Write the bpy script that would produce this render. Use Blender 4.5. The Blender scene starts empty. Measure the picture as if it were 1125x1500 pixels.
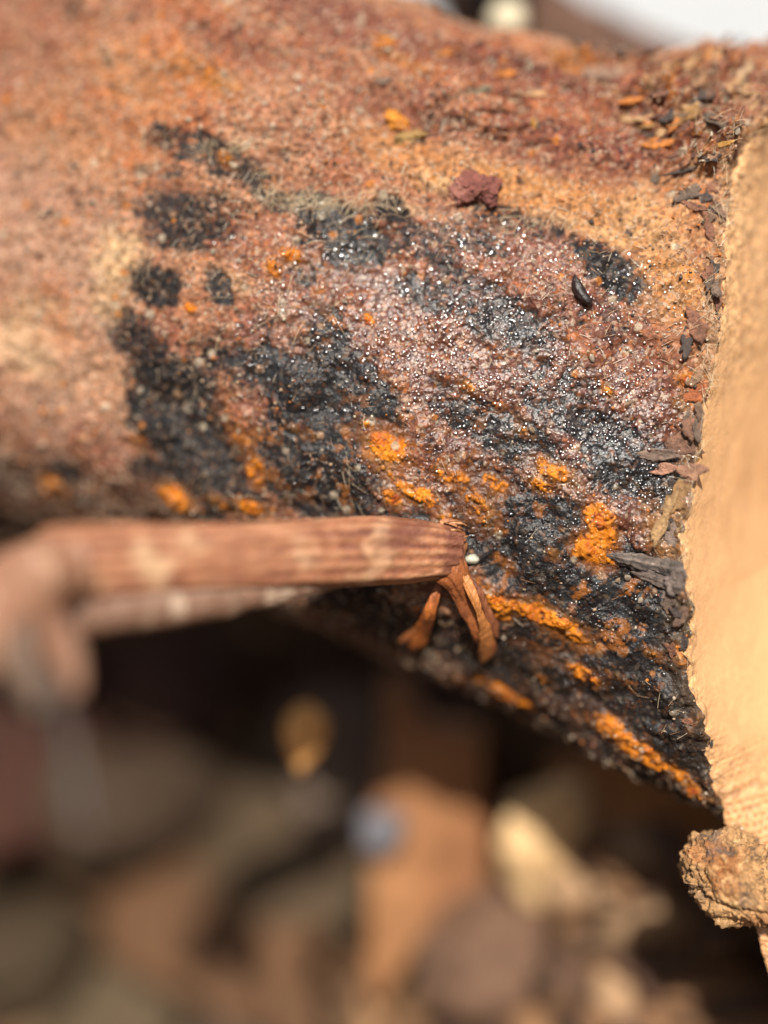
import bpy, bmesh, math, random
import numpy as np
from mathutils import Matrix, Vector

# ------------------------------------------------------------------ scene, camera, light
# 1 Blender unit = 1 cm
sc = bpy.context.scene
sc.unit_settings.scale_length = 0.01
COL = sc.collection
random.seed(4)
rng = np.random.default_rng(7)

PITCH = math.radians(18.0)
CAM_D = 3.5                # camera to the middle of the subject
HFOV = 0.65                # frame width / distance
LIFT = 3.5                # height of the subject's middle above the ground
cP, sP = math.cos(PITCH), math.sin(PITCH)
# work frame: x to the side, y away from the viewer, z up along the tilted picture plane
ROT = np.array([[1, 0, 0], [0, cP, sP], [0, -sP, cP]])
OFF = np.array([0, 0, LIFT])


def W(p):
    return np.asarray(p, float) @ ROT.T + OFF


cam_d = bpy.data.cameras.new('camera')
cam = bpy.data.objects.new('camera', cam_d)
COL.objects.link(cam)
cam.location = W([0, -CAM_D, 0])
cam.rotation_euler = (math.pi / 2 - PITCH, 0, 0)
cam_d.sensor_fit = 'HORIZONTAL'
cam_d.sensor_width = 36
cam_d.lens = 36 / HFOV
cam_d.clip_start = 0.05
cam_d.clip_end = 5000
cam_d.dof.use_dof = True
cam_d.dof.focus_distance = CAM_D + 0.05
APER = 0.42                # aperture diameter in cm
cam_d.dof.aperture_fstop = cam_d.lens * 1e-3 / APER
cam_d.dof.aperture_blades = 0
sc.camera = cam

SUN_EL, SUN_AZ = math.radians(49), math.radians(-3)       # azimuth: to the right of straight behind the viewer
world = bpy.data.worlds.new('World')
sc.world = world
world.use_nodes = True
nt = world.node_tree
bg = nt.nodes['Background']
sky = nt.nodes.new('ShaderNodeTexSky')
sky.sky_type = 'NISHITA'
sky.sun_disc = False
sky.sun_elevation = SUN_EL
sky.sun_rotation = math.pi - SUN_AZ
sky.air_density = 1.0
sky.dust_density = 3.0
nt.links.new(sky.outputs[0], bg.inputs[0])
bg.inputs[1].default_value = 0.05
sd = bpy.data.lights.new('sun', 'SUN')
sun = bpy.data.objects.new('sun', sd)
COL.objects.link(sun)
sd.energy = 4.4
sd.angle = math.radians(0.6)
sd.color = (1.0, 0.95, 0.87)
to_sun = Vector((math.sin(SUN_AZ) * math.cos(SUN_EL), -math.cos(SUN_AZ) * math.cos(SUN_EL), math.sin(SUN_EL)))
sun.rotation_euler = to_sun.to_track_quat('Z', 'Y').to_euler()
sc.view_settings.view_transform = 'Standard'
sc.view_settings.look = 'None'
sc.view_settings.gamma = 1
sc.view_settings.use_curve_mapping = False
sc.view_settings.exposure = 0.78
sc.render.engine = 'CYCLES'
sc.cycles.use_denoising = True
sc.cycles.max_bounces = 5
sc.cycles.sample_clamp_indirect = 4

# ------------------------------------------------------------------ helpers


def _hash(ix, iy, iz, seed):
    h = (ix.astype(np.uint64) * np.uint64(374761393) + iy.astype(np.uint64) * np.uint64(668265263)
         + iz.astype(np.uint64) * np.uint64(2147483647) + np.uint64(seed * 144269 + 1013))
    h = (h ^ (h >> np.uint64(13))) * np.uint64(1274126177)
    h = h & np.uint64(0xFFFFFFFF)
    h = (h ^ (h >> np.uint64(16))) * np.uint64(2246822519)
    h = h & np.uint64(0xFFFFFFFF)
    h = h ^ (h >> np.uint64(15))
    return (h & np.uint64(0xFFFFFF)).astype(np.float64) / 16777215.0


def vnoise(p, seed=0):
    q = p + 1000.0
    i = np.floor(q).astype(np.int64)
    f = q - i
    f = f * f * f * (f * (f * 6 - 15) + 10)
    out = 0
    for dx in (0, 1):
        wx = f[:, 0] if dx else 1 - f[:, 0]
        for dy in (0, 1):
            wy = f[:, 1] if dy else 1 - f[:, 1]
            for dz in (0, 1):
                wz = f[:, 2] if dz else 1 - f[:, 2]
                out = out + wx * wy * wz * _hash(i[:, 0] + dx, i[:, 1] + dy, i[:, 2] + dz, seed)
    return out * 2 - 1


def fbm(p, scale, octs=4, seed=0, gain=0.5):
    a, s, o, n = 1.0, scale, 0, 0
    for k in range(octs):
        o = o + a * vnoise(p * s, seed + k * 17)
        n += a
        a *= gain
        s *= 2.03
    return o / n * 1.6


def cells(p, scale, seed=0):
    """distance to the nearest scattered point, and that point's random number"""
    q = p * scale + 1000.0
    i = np.floor(q).astype(np.int64)
    best = np.full(len(p), 9.0)
    idv = np.zeros(len(p))
    for dx in (-1, 0, 1):
        for dy in (-1, 0, 1):
            for dz in (-1, 0, 1):
                c = i + np.array([dx, dy, dz])
                o = np.stack([_hash(c[:, 0], c[:, 1], c[:, 2], seed + k) for k in range(3)], 1)
                d = np.linalg.norm(c + o - q, axis=1)
                m = d < best
                best[m] = d[m]
                idv[m] = o[m, 0]
    return best, idv


def sstep(a, b, x):
    t = np.clip((x - a) / (b - a), 0, 1)
    return t * t * (3 - 2 * t)


def mix(a, b, f):
    f = np.asarray(f)
    if f.ndim == 1:
        f = f[:, None]
    return a * (1 - f) + np.asarray(b) * f


def build(name, verts, faces, material, parent=None, col=None, attrs=None, smooth=True, world_space=False):
    """faces: array (n,4) or (n,3), or list; verts in the work frame"""
    v = np.asarray(verts, float)
    if not world_space:
        v = W(v)
    me = bpy.data.meshes.new(name)
    if isinstance(faces, np.ndarray):
        n, k = faces.shape
        me.vertices.add(len(v))
        me.vertices.foreach_set('co', v.astype(np.float32).ravel())
        me.loops.add(n * k)
        me.loops.foreach_set('vertex_index', faces.astype(np.int32).ravel())
        me.polygons.add(n)
        me.polygons.foreach_set('loop_start', np.arange(0, n * k, k, dtype=np.int32))
        me.update(calc_edges=True)
        me.validate()
    else:
        me.from_pydata(v.tolist(), [], faces)
    if smooth:
        me.polygons.foreach_set('use_smooth', np.ones(len(me.polygons), bool))
    if col is not None:
        a = me.color_attributes.new('col', 'FLOAT_COLOR', 'POINT')
        c = np.ones((len(v), 4), np.float32)
        c[:, :3] = np.clip(col, 0, 1)
        a.data.foreach_set('color', c.ravel())
    for k, val in (attrs or {}).items():
        a = me.attributes.new(k, 'FLOAT', 'POINT')
        a.data.foreach_set('value', np.asarray(val, np.float32))
    me.materials.append(material)
    ob = bpy.data.objects.new(name, me)
    COL.objects.link(ob)
    if parent is not None:
        ob.parent = parent
        ob.matrix_parent_inverse = parent.matrix_world.inverted()
    return ob


def tag(o, label=None, cat=None, group=None, kind=None):
    if label: o['label'] = label
    if cat: o['category'] = cat
    if group: o['group'] = group
    if kind: o['kind'] = kind
    return o


def empty(name, loc_work):
    o = bpy.data.objects.new(name, None)
    o.empty_display_size = 0.1
    COL.objects.link(o)
    o.location = W(loc_work)
    o.matrix_world = Matrix.Translation(Vector(W(loc_work)))
    return o


def grid_faces(nu, nv, wrap=False):
    i = np.arange(nu - 1)[:, None]
    j = np.arange(nv if wrap else nv - 1)[None, :]
    j2 = (j + 1) % nv
    a = i * nv + j
    b = (i + 1) * nv + j
    c = (i + 1) * nv + j2
    d = i * nv + j2
    return np.stack([a, b, c, d], -1).reshape(-1, 4)


def grid_normals(P):
    du = np.gradient(P, axis=0)
    dv = np.gradient(P, axis=1)
    n = np.cross(du, dv)
    n /= np.linalg.norm(n, axis=2, keepdims=True) + 1e-12
    return n


def material(name, color=None, rough=0.7, use_col=True, bump=(), rough_attr=None, fine=0.25, fine_scale=60.0,
             spec=0.5, coat_attr=None, sss=0.0, speck=0):
    m = bpy.data.materials.new(name)
    m.use_nodes = True
    t = m.node_tree
    b = t.nodes['Principled BSDF']
    tc = t.nodes.new('ShaderNodeTexCoord')
    if use_col:
        a = t.nodes.new('ShaderNodeVertexColor')
        a.layer_name = 'col'
        csock = a.outputs['Color']
    else:
        r = t.nodes.new('ShaderNodeRGB')
        r.outputs[0].default_value = (*color, 1)
        csock = r.outputs[0]
    if fine > 0:
        n = t.nodes.new('ShaderNodeTexNoise')
        n.inputs['Scale'].default_value = fine_scale
        n.inputs['Detail'].default_value = 4
        n.inputs['Roughness'].default_value = 0.65
        t.links.new(tc.outputs['Object'], n.inputs['Vector'])
        mr = t.nodes.new('ShaderNodeMapRange')
        mr.inputs['From Min'].default_value = 0.25
        mr.inputs['From Max'].default_value = 0.75
        mr.inputs['To Min'].default_value = 1 - fine
        mr.inputs['To Max'].default_value = 1 + fine
        t.links.new(n.outputs['Fac'], mr.inputs['Value'])
        mu = t.nodes.new('ShaderNodeVectorMath')
        mu.operation = 'SCALE'
        t.links.new(csock, mu.inputs[0])
        t.links.new(mr.outputs[0], mu.inputs['Scale'])
        csock = mu.outputs[0]
    if speck:
        vo = t.nodes.new('ShaderNodeTexVoronoi')
        vo.inputs['Scale'].default_value = speck
        t.links.new(tc.outputs['Object'], vo.inputs['Vector'])
        sp = t.nodes.new('ShaderNodeSeparateColor')
        t.links.new(vo.outputs['Color'], sp.inputs[0])
        r1 = t.nodes.new('ShaderNodeMapRange')
        r1.inputs['To Min'].default_value = .52
        r1.inputs['To Max'].default_value = 1.42
        t.links.new(sp.outputs[0], r1.inputs['Value'])
        sa0 = t.nodes.new('ShaderNodeAttribute')
        sa0.attribute_name = 'speck'
        lm = t.nodes.new('ShaderNodeMix')
        lm.inputs[2].default_value = 1.0
        t.links.new(sa0.outputs['Fac'], lm.inputs[0])
        t.links.new(r1.outputs[0], lm.inputs[3])
        m1 = t.nodes.new('ShaderNodeVectorMath')
        m1.operation = 'SCALE'
        t.links.new(csock, m1.inputs[0])
        t.links.new(lm.outputs[0], m1.inputs['Scale'])
        csock = m1.outputs[0]
        for ch, lo, cc_, amt in ((1, .90, (.42, .31, .21), .45), (2, .93, (.36, .11, .02), .45), (1, -.06, (.03, .02, .016), .5)):
            r2 = t.nodes.new('ShaderNodeMath')
            r2.operation = 'GREATER_THAN' if lo > 0 else 'LESS_THAN'
            r2.inputs[1].default_value = abs(lo)
            t.links.new(sp.outputs[ch], r2.inputs[0])
            r3 = t.nodes.new('ShaderNodeMath')
            r3.operation = 'MULTIPLY'
            r3.inputs[1].default_value = amt
            t.links.new(r2.outputs[0], r3.inputs[0])
            sa = t.nodes.new('ShaderNodeAttribute')
            sa.attribute_name = 'speck'
            r4 = t.nodes.new('ShaderNodeMath')
            r4.operation = 'MULTIPLY'
            t.links.new(r3.outputs[0], r4.inputs[0])
            t.links.new(sa.outputs['Fac'], r4.inputs[1])
            mx = t.nodes.new('ShaderNodeMix')
            mx.data_type = 'RGBA'
            t.links.new(r4.outputs[0], mx.inputs[0])
            t.links.new(csock, mx.inputs[6])
            mx.inputs[7].default_value = (*cc_, 1)
            csock = mx.outputs[2]
    t.links.new(csock, b.inputs['Base Color'])
    b.inputs['Specular IOR Level'].default_value = spec
    b.inputs['Roughness'].default_value = rough
    if rough_attr:
        a = t.nodes.new('ShaderNodeAttribute')
        a.attribute_name = rough_attr
        t.links.new(a.outputs['Fac'], b.inputs['Roughness'])
    if coat_attr:
        a = t.nodes.new('ShaderNodeAttribute')
        a.attribute_name = coat_attr
        t.links.new(a.outputs['Fac'], b.inputs['Coat Weight'])
        b.inputs['Coat Roughness'].default_value = 0.25
    if sss:
        b.inputs['Subsurface Weight'].default_value = sss
        b.inputs['Subsurface Radius'].default_value = (0.05, 0.025, 0.01)
    prev = None
    for kind, scale, dist, stretch in bump:
        mp = t.nodes.new('ShaderNodeMapping')
        mp.inputs['Scale'].default_value = stretch
        t.links.new(tc.outputs['Object'], mp.inputs['Vector'])
        if kind == 'noise':
            n = t.nodes.new('ShaderNodeTexNoise')
            n.inputs['Detail'].default_value = 5
            n.inputs['Roughness'].default_value = 0.6
            out = n.outputs['Fac']
        else:
            n = t.nodes.new('ShaderNodeTexVoronoi')
            n.feature = 'SMOOTH_F1'
            out = n.outputs['Distance']
        n.inputs['Scale'].default_value = scale
        t.links.new(mp.outputs[0], n.inputs['Vector'])
        bp = t.nodes.new('ShaderNodeBump')
        bp.inputs['Strength'].default_value = 1.0
        bp.inputs['Distance'].default_value = dist
        bp.invert = kind != 'noise'
        t.links.new(out, bp.inputs['Height'])
        if prev is not None:
            t.links.new(prev, bp.inputs['Normal'])
        prev = bp.outputs[0]
    if prev is not None:
        t.links.new(prev, b.inputs['Normal'])
        if coat_attr:
            t.links.new(prev, b.inputs['Coat Normal'])
    return m


PX = HFOV / 1125.0


def project(P):
    """where a point of the work frame appears, in the photograph's pixels"""
    d = P[..., 1] + CAM_D
    return 562.5 + P[..., 0] / d / PX, 750 - P[..., 2] / d / PX


def at(px, py, depth):
    """point of the work frame seen at a pixel, at a distance from the camera plane"""
    return np.array([(px - 562.5) * PX * depth, depth - CAM_D, (750 - py) * PX * depth])


# ------------------------------------------------------------------ materials
M_bark = material('bark', rough_attr='rough', coat_attr='wet', speck=92, fine=0.35, fine_scale=50,
                  spec=.22, bump=(('cell', 125, 0.0024, (1, 1, 1)), ('noise', 190, 0.0016, (1, 1, 1))))
M_wood = material('cut_wood', rough=0.6, speck=80, fine=0.10, fine_scale=50, bump=(('noise', 90, 0.003, (1, 1, 1)),))
M_fluff = material('crust', rough=0.75, fine=0.55, fine_scale=70, bump=(('noise', 60, 0.012, (1, 1, 1)), ('noise', 140, 0.004, (1, 1, 1))))
M_orange = material('orange_crust', spec=.4, rough=0.5, fine=0.55, fine_scale=85, bump=(('cell', 95, 0.006, (1, 1, 1)), ('noise', 120, 0.006, (1, 1, 1))))
M_hair = material('fibre', rough=0.5, fine=0.0)
M_crumb = material('crumb', rough=0.35, fine=0.25, fine_scale=90, bump=(('noise', 120, 0.003, (1, 1, 1)),))
M_stem = material('stem', rough=0.5, fine=0.3, fine_scale=60, bump=(('noise', 40, 0.012, (0.12, 1, 1)), ('noise', 110, 0.002, (1, 1, 1))))
M_strand = material('strand', rough=0.4, fine=0.4, fine_scale=60, bump=(('noise', 60, 0.010, (1, 1, 0.25)),))
M_soil = material('soil', rough=0.9, spec=.1, fine=0.5, fine_scale=6, bump=(('noise', 9, 0.1, (1, 1, 1)),))
M_chip = material('wood_chip', spec=.2, rough=0.8, fine=0.35, fine_scale=7, bump=(('noise', 12, 0.04, (0.2, 1, 1)),))
M_stone = material('stone', spec=.2, rough=0.75, fine=0.25, fine_scale=14, bump=(('noise', 20, 0.02, (1, 1, 1)),))

# ------------------------------------------------------------------ the decaying branch: its surface
D_HALF = 0.50
TILT = 0.115               # the flattened section leans back
N_SUP = 2.55
_xs = np.linspace(-3.0, 1.8, 400)


def _curve(pts, sm=14):
    a = np.array(pts)
    v = np.interp(_xs, a[:, 0], a[:, 1])
    k = np.exp(-0.5 * (np.arange(-3 * sm, 3 * sm + 1) / sm) ** 2)
    k /= k.sum()
    return np.convolve(np.pad(v, 3 * sm, mode='edge'), k, 'valid')


Z_TOP = _curve([(-3, 2.5), (-1.35, 2.2), (-.63, 2.05), (-.1, 1.82), (.19, 1.71), (.38, 1.645), (.7, 1.56), (.9, 1.55), (1.3, 1.60), (1.8, 1.62)], 8)
Z_BOT = _curve([(-3, .12), (-1.35, -.02), (-.63, -.23), (-.04, -.49), (.33, -.63), (.62, -.77), (.85, -.87), (1.21, -1.04), (1.8, -1.25)], 8)
Y_FRONT = _curve([(-3, .75), (-1.6, .46), (-.6, .17), (.1, .09), (.4, .07), (1.0, .01), (1.8, -.06)], 14)

# unit profile, evenly spaced along its length: front arc then back arc
_t = np.linspace(-math.pi, math.pi, 6001)
_ex = np.where(np.sin(_t) < 0, 2 / 2.0, 2 / N_SUP)
_pz = 1.28 * np.sign(np.sin(_t)) * np.abs(np.sin(_t)) ** _ex
_py = D_HALF * np.sign(np.cos(_t)) * np.abs(np.cos(_t)) ** _ex
_arc = np.concatenate([[0], np.cumsum(np.hypot(np.diff(_pz), np.diff(_py)))])
_arc -= np.interp(0, _t, _arc)


def surf(x, a):
    """point of the smooth branch; x along it, a = arc position (0 = the line nearest the viewer, + upward)"""
    t = np.interp(a, _arc, _t)
    s, c = np.sin(t), np.cos(t)
    ex = np.where(s < 0, 2 / 2.0, 2 / N_SUP)
    uz = np.sign(s) * np.abs(s) ** ex
    uy = np.sign(c) * np.abs(c) ** ex
    zt, zb, yf = (np.interp(x, _xs, q) for q in (Z_TOP, Z_BOT, Y_FRONT))
    dz = (zt - zb) / 2 * uz
    d2 = np.where(uz < 0, D_HALF * (1.22 - .42 * sstep(.2, 1.15, x)), D_HALF)      # flatter below, towards the sawn end
    y = np.where(uy >= 0, yf + d2 * (1 - uy), yf + d2 - (2 * D_HALF - d2) * uy)
    return np.stack([x, y + TILT * dz, (zt + zb) / 2 + dz], -1)


A_TOP = np.interp(math.pi / 2, _t, _arc)
_gx, _ga = np.meshgrid(np.linspace(-2.2, 1.7, 520), np.linspace(-A_TOP * 1.05, A_TOP * 1.05, 520), indexing='ij')
_gp = surf(_gx.ravel(), _ga.ravel())
_gu, _gv = project(_gp)


def on_bark(px, py):
    """branch coordinates (x, a) of what is seen at a pixel"""
    i = np.argmin((_gu - px) ** 2 + (_gv - py) ** 2 + (np.abs(_ga.ravel()) > A_TOP * 1.0) * 2e3)
    return _gx.ravel()[i], _ga.ravel()[i]


def frame_at(x, a):
    e = 1e-3
    p = surf(np.array([x]), np.array([a]))[0]
    tx = surf(np.array([x + e]), np.array([a]))[0] - p
    ta = surf(np.array([x]), np.array([a + e]))[0] - p
    tx /= np.linalg.norm(tx)
    ta /= np.linalg.norm(ta)
    n = np.cross(tx, ta)
    n /= np.linalg.norm(n)
    if n[1] > 0.3 and abs(a) < A_TOP * .8:
        n = -n
    return p, tx, np.cross(n, tx), n


# the sawn end: rim as (row, column)
RIM = np.array([(40, 1200), (75, 1190), (130, 1160), (180, 1118), (220, 1088), (260, 1073), (300, 1066), (380, 1062), (450, 1056), (520, 1046), (600, 1034), (660, 1026),
                (700, 1014), (760, 1003), (820, 999), (900, 1004), (960, 1008), (1020, 1020), (1090, 1034), (1140, 1046), (1185, 1058), (1250, 1072)], float)


def x_end(a):
    x = np.full(len(a), 1.1)
    for k in range(25):
        P = surf(x, a)
        u, v = project(P)
        want = np.interp(v, RIM[:, 0], RIM[:, 1])
        x = x + 0.6 * (want - u) * PX * (P[:, 1] + CAM_D)
    return x


SC = 0.00205      # cm per photo pixel on the branch


def blobs(X, A, lst, warp, k=0.42, grow=1.0):
    m = np.zeros(len(X))
    for b in lst:
        px, py, rx, ry, s = b[:5]
        rot = math.radians(b[5]) if len(b) > 5 else 0
        x0, a0 = on_bark(px, py)
        dx, da = (X - x0) / SC, (A - a0) / SC
        c, sn = math.cos(rot), math.sin(rot)
        d = np.sqrt(((dx * c + da * sn) / rx) ** 2 + ((-dx * sn + da * c) / ry) ** 2)
        m = np.maximum(m, s * sstep(1.5, 0.5, d * grow + warp * k))
    return m


BLACK = [(650, 1000, 80, 30, 1, -20), (790, 1055, 90, 26, 1, -22), (930, 1125, 80, 26, 1, -25), (300, 222, 85, 30, .85, -8), (232, 250, 40, 14, .6, 10), (345, 235, 35, 18, .6), (275, 325, 62, 40, .85, 10), (330, 300, 40, 20, .55),
         (228, 420, 32, 28, 1), (325, 420, 20, 26, .9), (490, 335, 66, 42, 1, -5), (410, 298, 50, 16, .9), (575, 307, 20, 18, 1), (545, 340, 40, 30, .7),
         (620, 355, 42, 24, .65), (700, 352, 50, 22, .6), (790, 335, 75, 24, .65), (885, 388, 50, 34, 1, -20), (925, 420, 28, 22, .7),
         (205, 500, 62, 44, 1, -20), (250, 560, 62, 60, 1.1, -40), (262, 640, 95, 66, 1.2, -35), (310, 690, 76, 48, 1.15, -20), (215, 690, 36, 20, .9),
         (355, 540, 80, 40, .62), (440, 575, 110, 55, 1.1, -15), (500, 540, 56, 54, 1), (545, 585, 34, 38, 1.1), (480, 640, 72, 66, 1.15), (460, 710, 105, 52, 1.2), (520, 690, 40, 40, .85),
         (590, 765, 90, 26, .8), (400, 480, 60, 30, .5), (480, 460, 20, 16, .8), (440, 400, 25, 18, .6), (640, 435, 60, 26, .72), (740, 470, 60, 40, .82), (720, 420, 60, 20, .65), (820, 560, 60, 40, .6),
         (850, 460, 70, 36, .5), (700, 620, 60, 26, .75), (770, 650, 90, 38, .95, -5), (860, 625, 90, 34, .85), (915, 690, 62, 50, .95), (800, 670, 60, 24, .8),
         (960, 700, 36, 40, .9), (790, 765, 115, 52, 1.3), (715, 785, 45, 50, 1.2), (775, 830, 90, 48, 1.3), (870, 850, 70, 40, 1), (930, 900, 95, 66, 1.3), (860, 960, 110, 56, 1.3, -15), (760, 950, 80, 50, 1.2), (900, 1020, 100, 40, 1.2, -20), (990, 1090, 50, 40, 1.1),
         (960, 990, 60, 70, 1.1), (930, 1050, 90, 30, 1, -25), (690, 960, 60, 50, .9), (620, 930, 60, 50, .8), (1000, 1060, 30, 40, .9), (560, 900, 60, 50, .85), (450, 830, 120, 60, .95), (300, 800, 60, 40, .6),
         (97, 690, 40, 22, .85), (1040, 1120, 20, 20, .5), (640, 650, 30, 20, .5), (640, 560, 20, 14, .5), (905, 320, 14, 12, .3)]
ORANGE = [(562, 655, 34, 30, 1), (572, 690, 26, 14, .6), (612, 724, 30, 17, 1, -10), (578, 730, 15, 18, .9), (540, 625, 20, 14, .6), (665, 700, 30, 16, .7), (720, 708, 30, 14, .7), (700, 740, 25, 34, .6), (655, 760, 16, 16, .6),
          (810, 690, 34, 20, .8), (790, 708, 20, 14, .7), (876, 762, 20, 26, .95), (868, 808, 26, 26, .9), (890, 785, 14, 22, .8), (815, 908, 42, 20, 1, -8), (772, 893, 30, 14, .9), (725, 876, 34, 18, .85), (735, 900, 20, 14, .8), (840, 935, 26, 14, .7),
          (848, 985, 26, 14, .8), (800, 1000, 20, 12, .6), (742, 1022, 36, 18, .95), (690, 1000, 30, 14, .6), (935, 1092, 62, 18, .95, -25), (1000, 1140, 40, 18, .9, -25), (880, 1065, 40, 14, .7, -20), (1030, 1165, 24, 14, .8),
          (450, 636, 20, 12, .5), (505, 630, 14, 10, .45), (372, 742, 22, 14, 1), (376, 690, 14, 26, .75), (345, 640, 14, 22, .55), (260, 728, 32, 22, 1), (85, 716, 30, 24, .7), (325, 735, 24, 14, .6), (200, 650, 16, 14, .5),
          (426, 376, 16, 12, .85), (403, 398, 10, 16, .7), (540, 468, 9, 10, .9), (281, 450, 9, 8, .9), (1010, 556, 20, 18, .8), (1000, 590, 16, 12, .5), (890, 572, 12, 10, .7), (768, 632, 14, 10, .5), (686, 568, 14, 12, .6), (742, 830, 14, 12, .5), (806, 810, 12, 12, .5),
          (960, 215, 20, 10, .7), (1000, 960, 10, 14, .8), (300, 110, 60, 30, .35), (330, 235, 12, 12, .5), (185, 303, 8, 7, .9), (98, 327, 8, 8, .9), (590, 100, 40, 12, .4), (560, 70, 20, 12, .45), (700, 900, 14, 12, .5), (960, 960, 14, 10, .5), (900, 990, 16, 8, .45)]
RUST = [(760, 480, 250, 110, .85), (880, 560, 120, 90, .8), (560, 470, 140, 90, .8), (620, 520, 150, 95, .95), (560, 440, 110, 70, .8), (800, 500, 120, 60, .6), (430, 400, 90, 60, .5), (690, 560, 70, 50, .8), (640, 660, 70, 50, .9), (720, 715, 130, 26, .9), (400, 640, 50, 60, .55), (390, 690, 40, 40, .7), (920, 560, 80, 40, .55), (960, 610, 60, 40, .55), (780, 530, 70, 40, .4),
        (860, 810, 50, 40, .7), (770, 895, 110, 34, .8, -8), (900, 800, 30, 60, .5), (640, 740, 90, 26, .7), (940, 1090, 110, 34, .85, -25), (740, 1020, 60, 30, .7), (850, 985, 60, 30, .5), (120, 730, 90, 36, .5), (270, 725, 60, 36, .5), (740, 840, 40, 30, .35), (800, 820, 30, 20, .35), (420, 380, 50, 40, .4)]
CREAM = [(180, 385, 42, 60, .7), (160, 440, 30, 40, .5), (30, 500, 60, 60, .45), (60, 460, 60, 40, .4), (340, 410, 40, 24, .35), (590, 300, 60, 12, .4), (380, 255, 30, 14, .4), (640, 268, 30, 16, .6), (420, 290, 60, 12, .5), (850, 330, 60, 14, .35), (970, 330, 60, 60, .3)]
TAN = [(600, 235, 160, 40, .7), (780, 275, 180, 36, .9), (930, 320, 120, 50, .8), (985, 420, 50, 70, 1), (230, 110, 120, 80, .5), (120, 200, 120, 100, .35), (300, 120, 60, 50, .5), (1000, 250, 60, 50, .5), (150, 560, 60, 60, .4), (970, 760, 26, 60, .9)]
MAROON = [(560, 55, 260, 50, 1), (770, 115, 220, 40, 1), (880, 212, 200, 24, .9), (480, 30, 170, 40, .9), (700, 110, 200, 40, .8), (850, 215, 200, 26, .7), (480, 200, 60, 40, .5), (690, 190, 140, 30, .5), (330, 60, 60, 30, .5), (900, 150, 120, 30, .6), (1010, 600, 40, 60, .5), (90, 300, 80, 60, .4), (100, 640, 80, 60, .45)]
WET = [(700, 540, 300, 150, 1), (800, 700, 260, 120, 1), (840, 900, 240, 180, .7), (470, 560, 130, 90, .65), (480, 680, 130, 80, .55), (560, 420, 160, 60, .8), (500, 335, 80, 45, .6), (300, 640, 120, 110, .25), (800, 400, 200, 60, .55), (900, 620, 140, 100, 1), (620, 740, 160, 60, 1), (900, 1070, 160, 60, .9)]

ub = np.concatenate([np.linspace(0, 0.26, 50, endpoint=False), np.linspace(0.26, 1, 640)])     # 0 = far left end, 1 = sawn end
af = np.linspace(-A_TOP * 1.06, A_TOP * 1.06, 600)
ab = np.linspace(A_TOP * 1.06, _arc[-1] - _arc[0] - A_TOP * 1.06, 60)[1:-1]
ab = np.where(ab > _arc[-1], ab - (_arc[-1] - _arc[0]), ab)
aa = np.concatenate([af, ab])
NV = len(aa)
xe = x_end(np.clip(aa, -A_TOP, A_TOP))
X_LEFT = -2.7
ragged = fbm(np.stack([aa * 0, aa, aa * 0], 1), 7, 4, 31) * 0.016 + fbm(np.stack([aa * 0, aa, aa * 0], 1), 40, 3, 33) * 0.008
xe = xe + ragged
gx = X_LEFT + (xe[None, :] - X_LEFT) * ub[:, None]
ga = np.broadcast_to(aa[None, :], gx.shape)
P0 = surf(gx.ravel(), ga.ravel()).reshape(len(ub), NV, 3)
Nn = grid_normals(P0)
if Nn[len(ub) // 2, len(af) // 2, 1] > 0:
    Nn = -Nn
p = P0.reshape(-1, 3)
n = Nn.reshape(-1, 3)
X, A = gx.ravel(), ga.ravel()
dist_rim = (xe[None, :] - gx).ravel()

w1 = fbm(p, 5.5, 5, 3, .62)
w2 = fbm(p, 9.0, 5, 57, .65)
w3 = fbm(p, 4.0, 5, 91, .6)
fine1 = fbm(p, 28, 4, 12, .7)
fine2 = fbm(p, 70, 3, 15, .7)
front = sstep(-1.3 * A_TOP, -A_TOP, A) * sstep(1.3 * A_TOP, A_TOP, A)
blk = blobs(X, A, BLACK, w1 * .9 + fine1 * .8 + fine2 * .45, .46, .84)
org = blobs(X, A, ORANGE, w2 * .9 + fine1 * .8 + fine2 * .4, .55)
rst = blobs(X, A, RUST, w2 * .9 + fine1 * .7, .45)
crm = blobs(X, A, CREAM, w3 + fine1, .4)
tan = blobs(X, A, TAN, w3 + fine1 * .6, .4)
mar = blobs(X, A, MAROON, w1 + fine1 * .5, .4, .85)
wet = blobs(X, A, WET, w3 * .6 + fine1 * .4, .4)
blk_soft = blk
cd1, ci1 = cells(p, 62, 5)        # granules about 0.16 mm
cd2, ci2 = cells(p, 26, 8)        # larger grains
gran = np.clip(1 - cd1 / .62, 0, 1)
gran2 = np.clip(1 - cd2 / .5, 0, 1) * (ci2 > .55)
blk = sstep(.30, .82, blk + fine1 * .26 + fine2 * .26 + (ci1 - .5) * .5 + .05)

long_f = fbm(p * np.array([.35, 1, 1]), 16, 4, 71)

# colours (pigment, with haze at left and underside shade painted in)
base = np.tile(np.array([.205, .078, .041]), (len(p), 1))
base = mix(base, (.30, .142, .075), sstep(-.1, .7, w3))
base = mix(base, (.165, .054, .032), sstep(.0, .75, w1) * .8)
base = mix(base, (.37, .165, .052), tan * .85)
pink = blobs(X, A, [(60, 330, 150, 130, .8), (60, 560, 130, 120, .8), (140, 470, 60, 130, .6), (30, 700, 90, 70, .7)], w3, .4)
base = mix(base, (.40, .25, .165), pink * .65)  # left bark paled for blur and haze, painted into the colour
base = mix(base, (.118, .030, .020), mar * .85)
base = mix(base, (.50, .34, .17), crm * .85)
base = mix(base, (.31, .085, .024), sstep(.2, .8, fbm(p, 3.2, 5, 123, .6)) * .6 * (1 - mar))
base = mix(base, (.135, .036, .016), rst * .92)
base = mix(base, (.46, .29, .18), sstep(.35, .9, fine2 + .3 * fine1) * .35)
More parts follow.
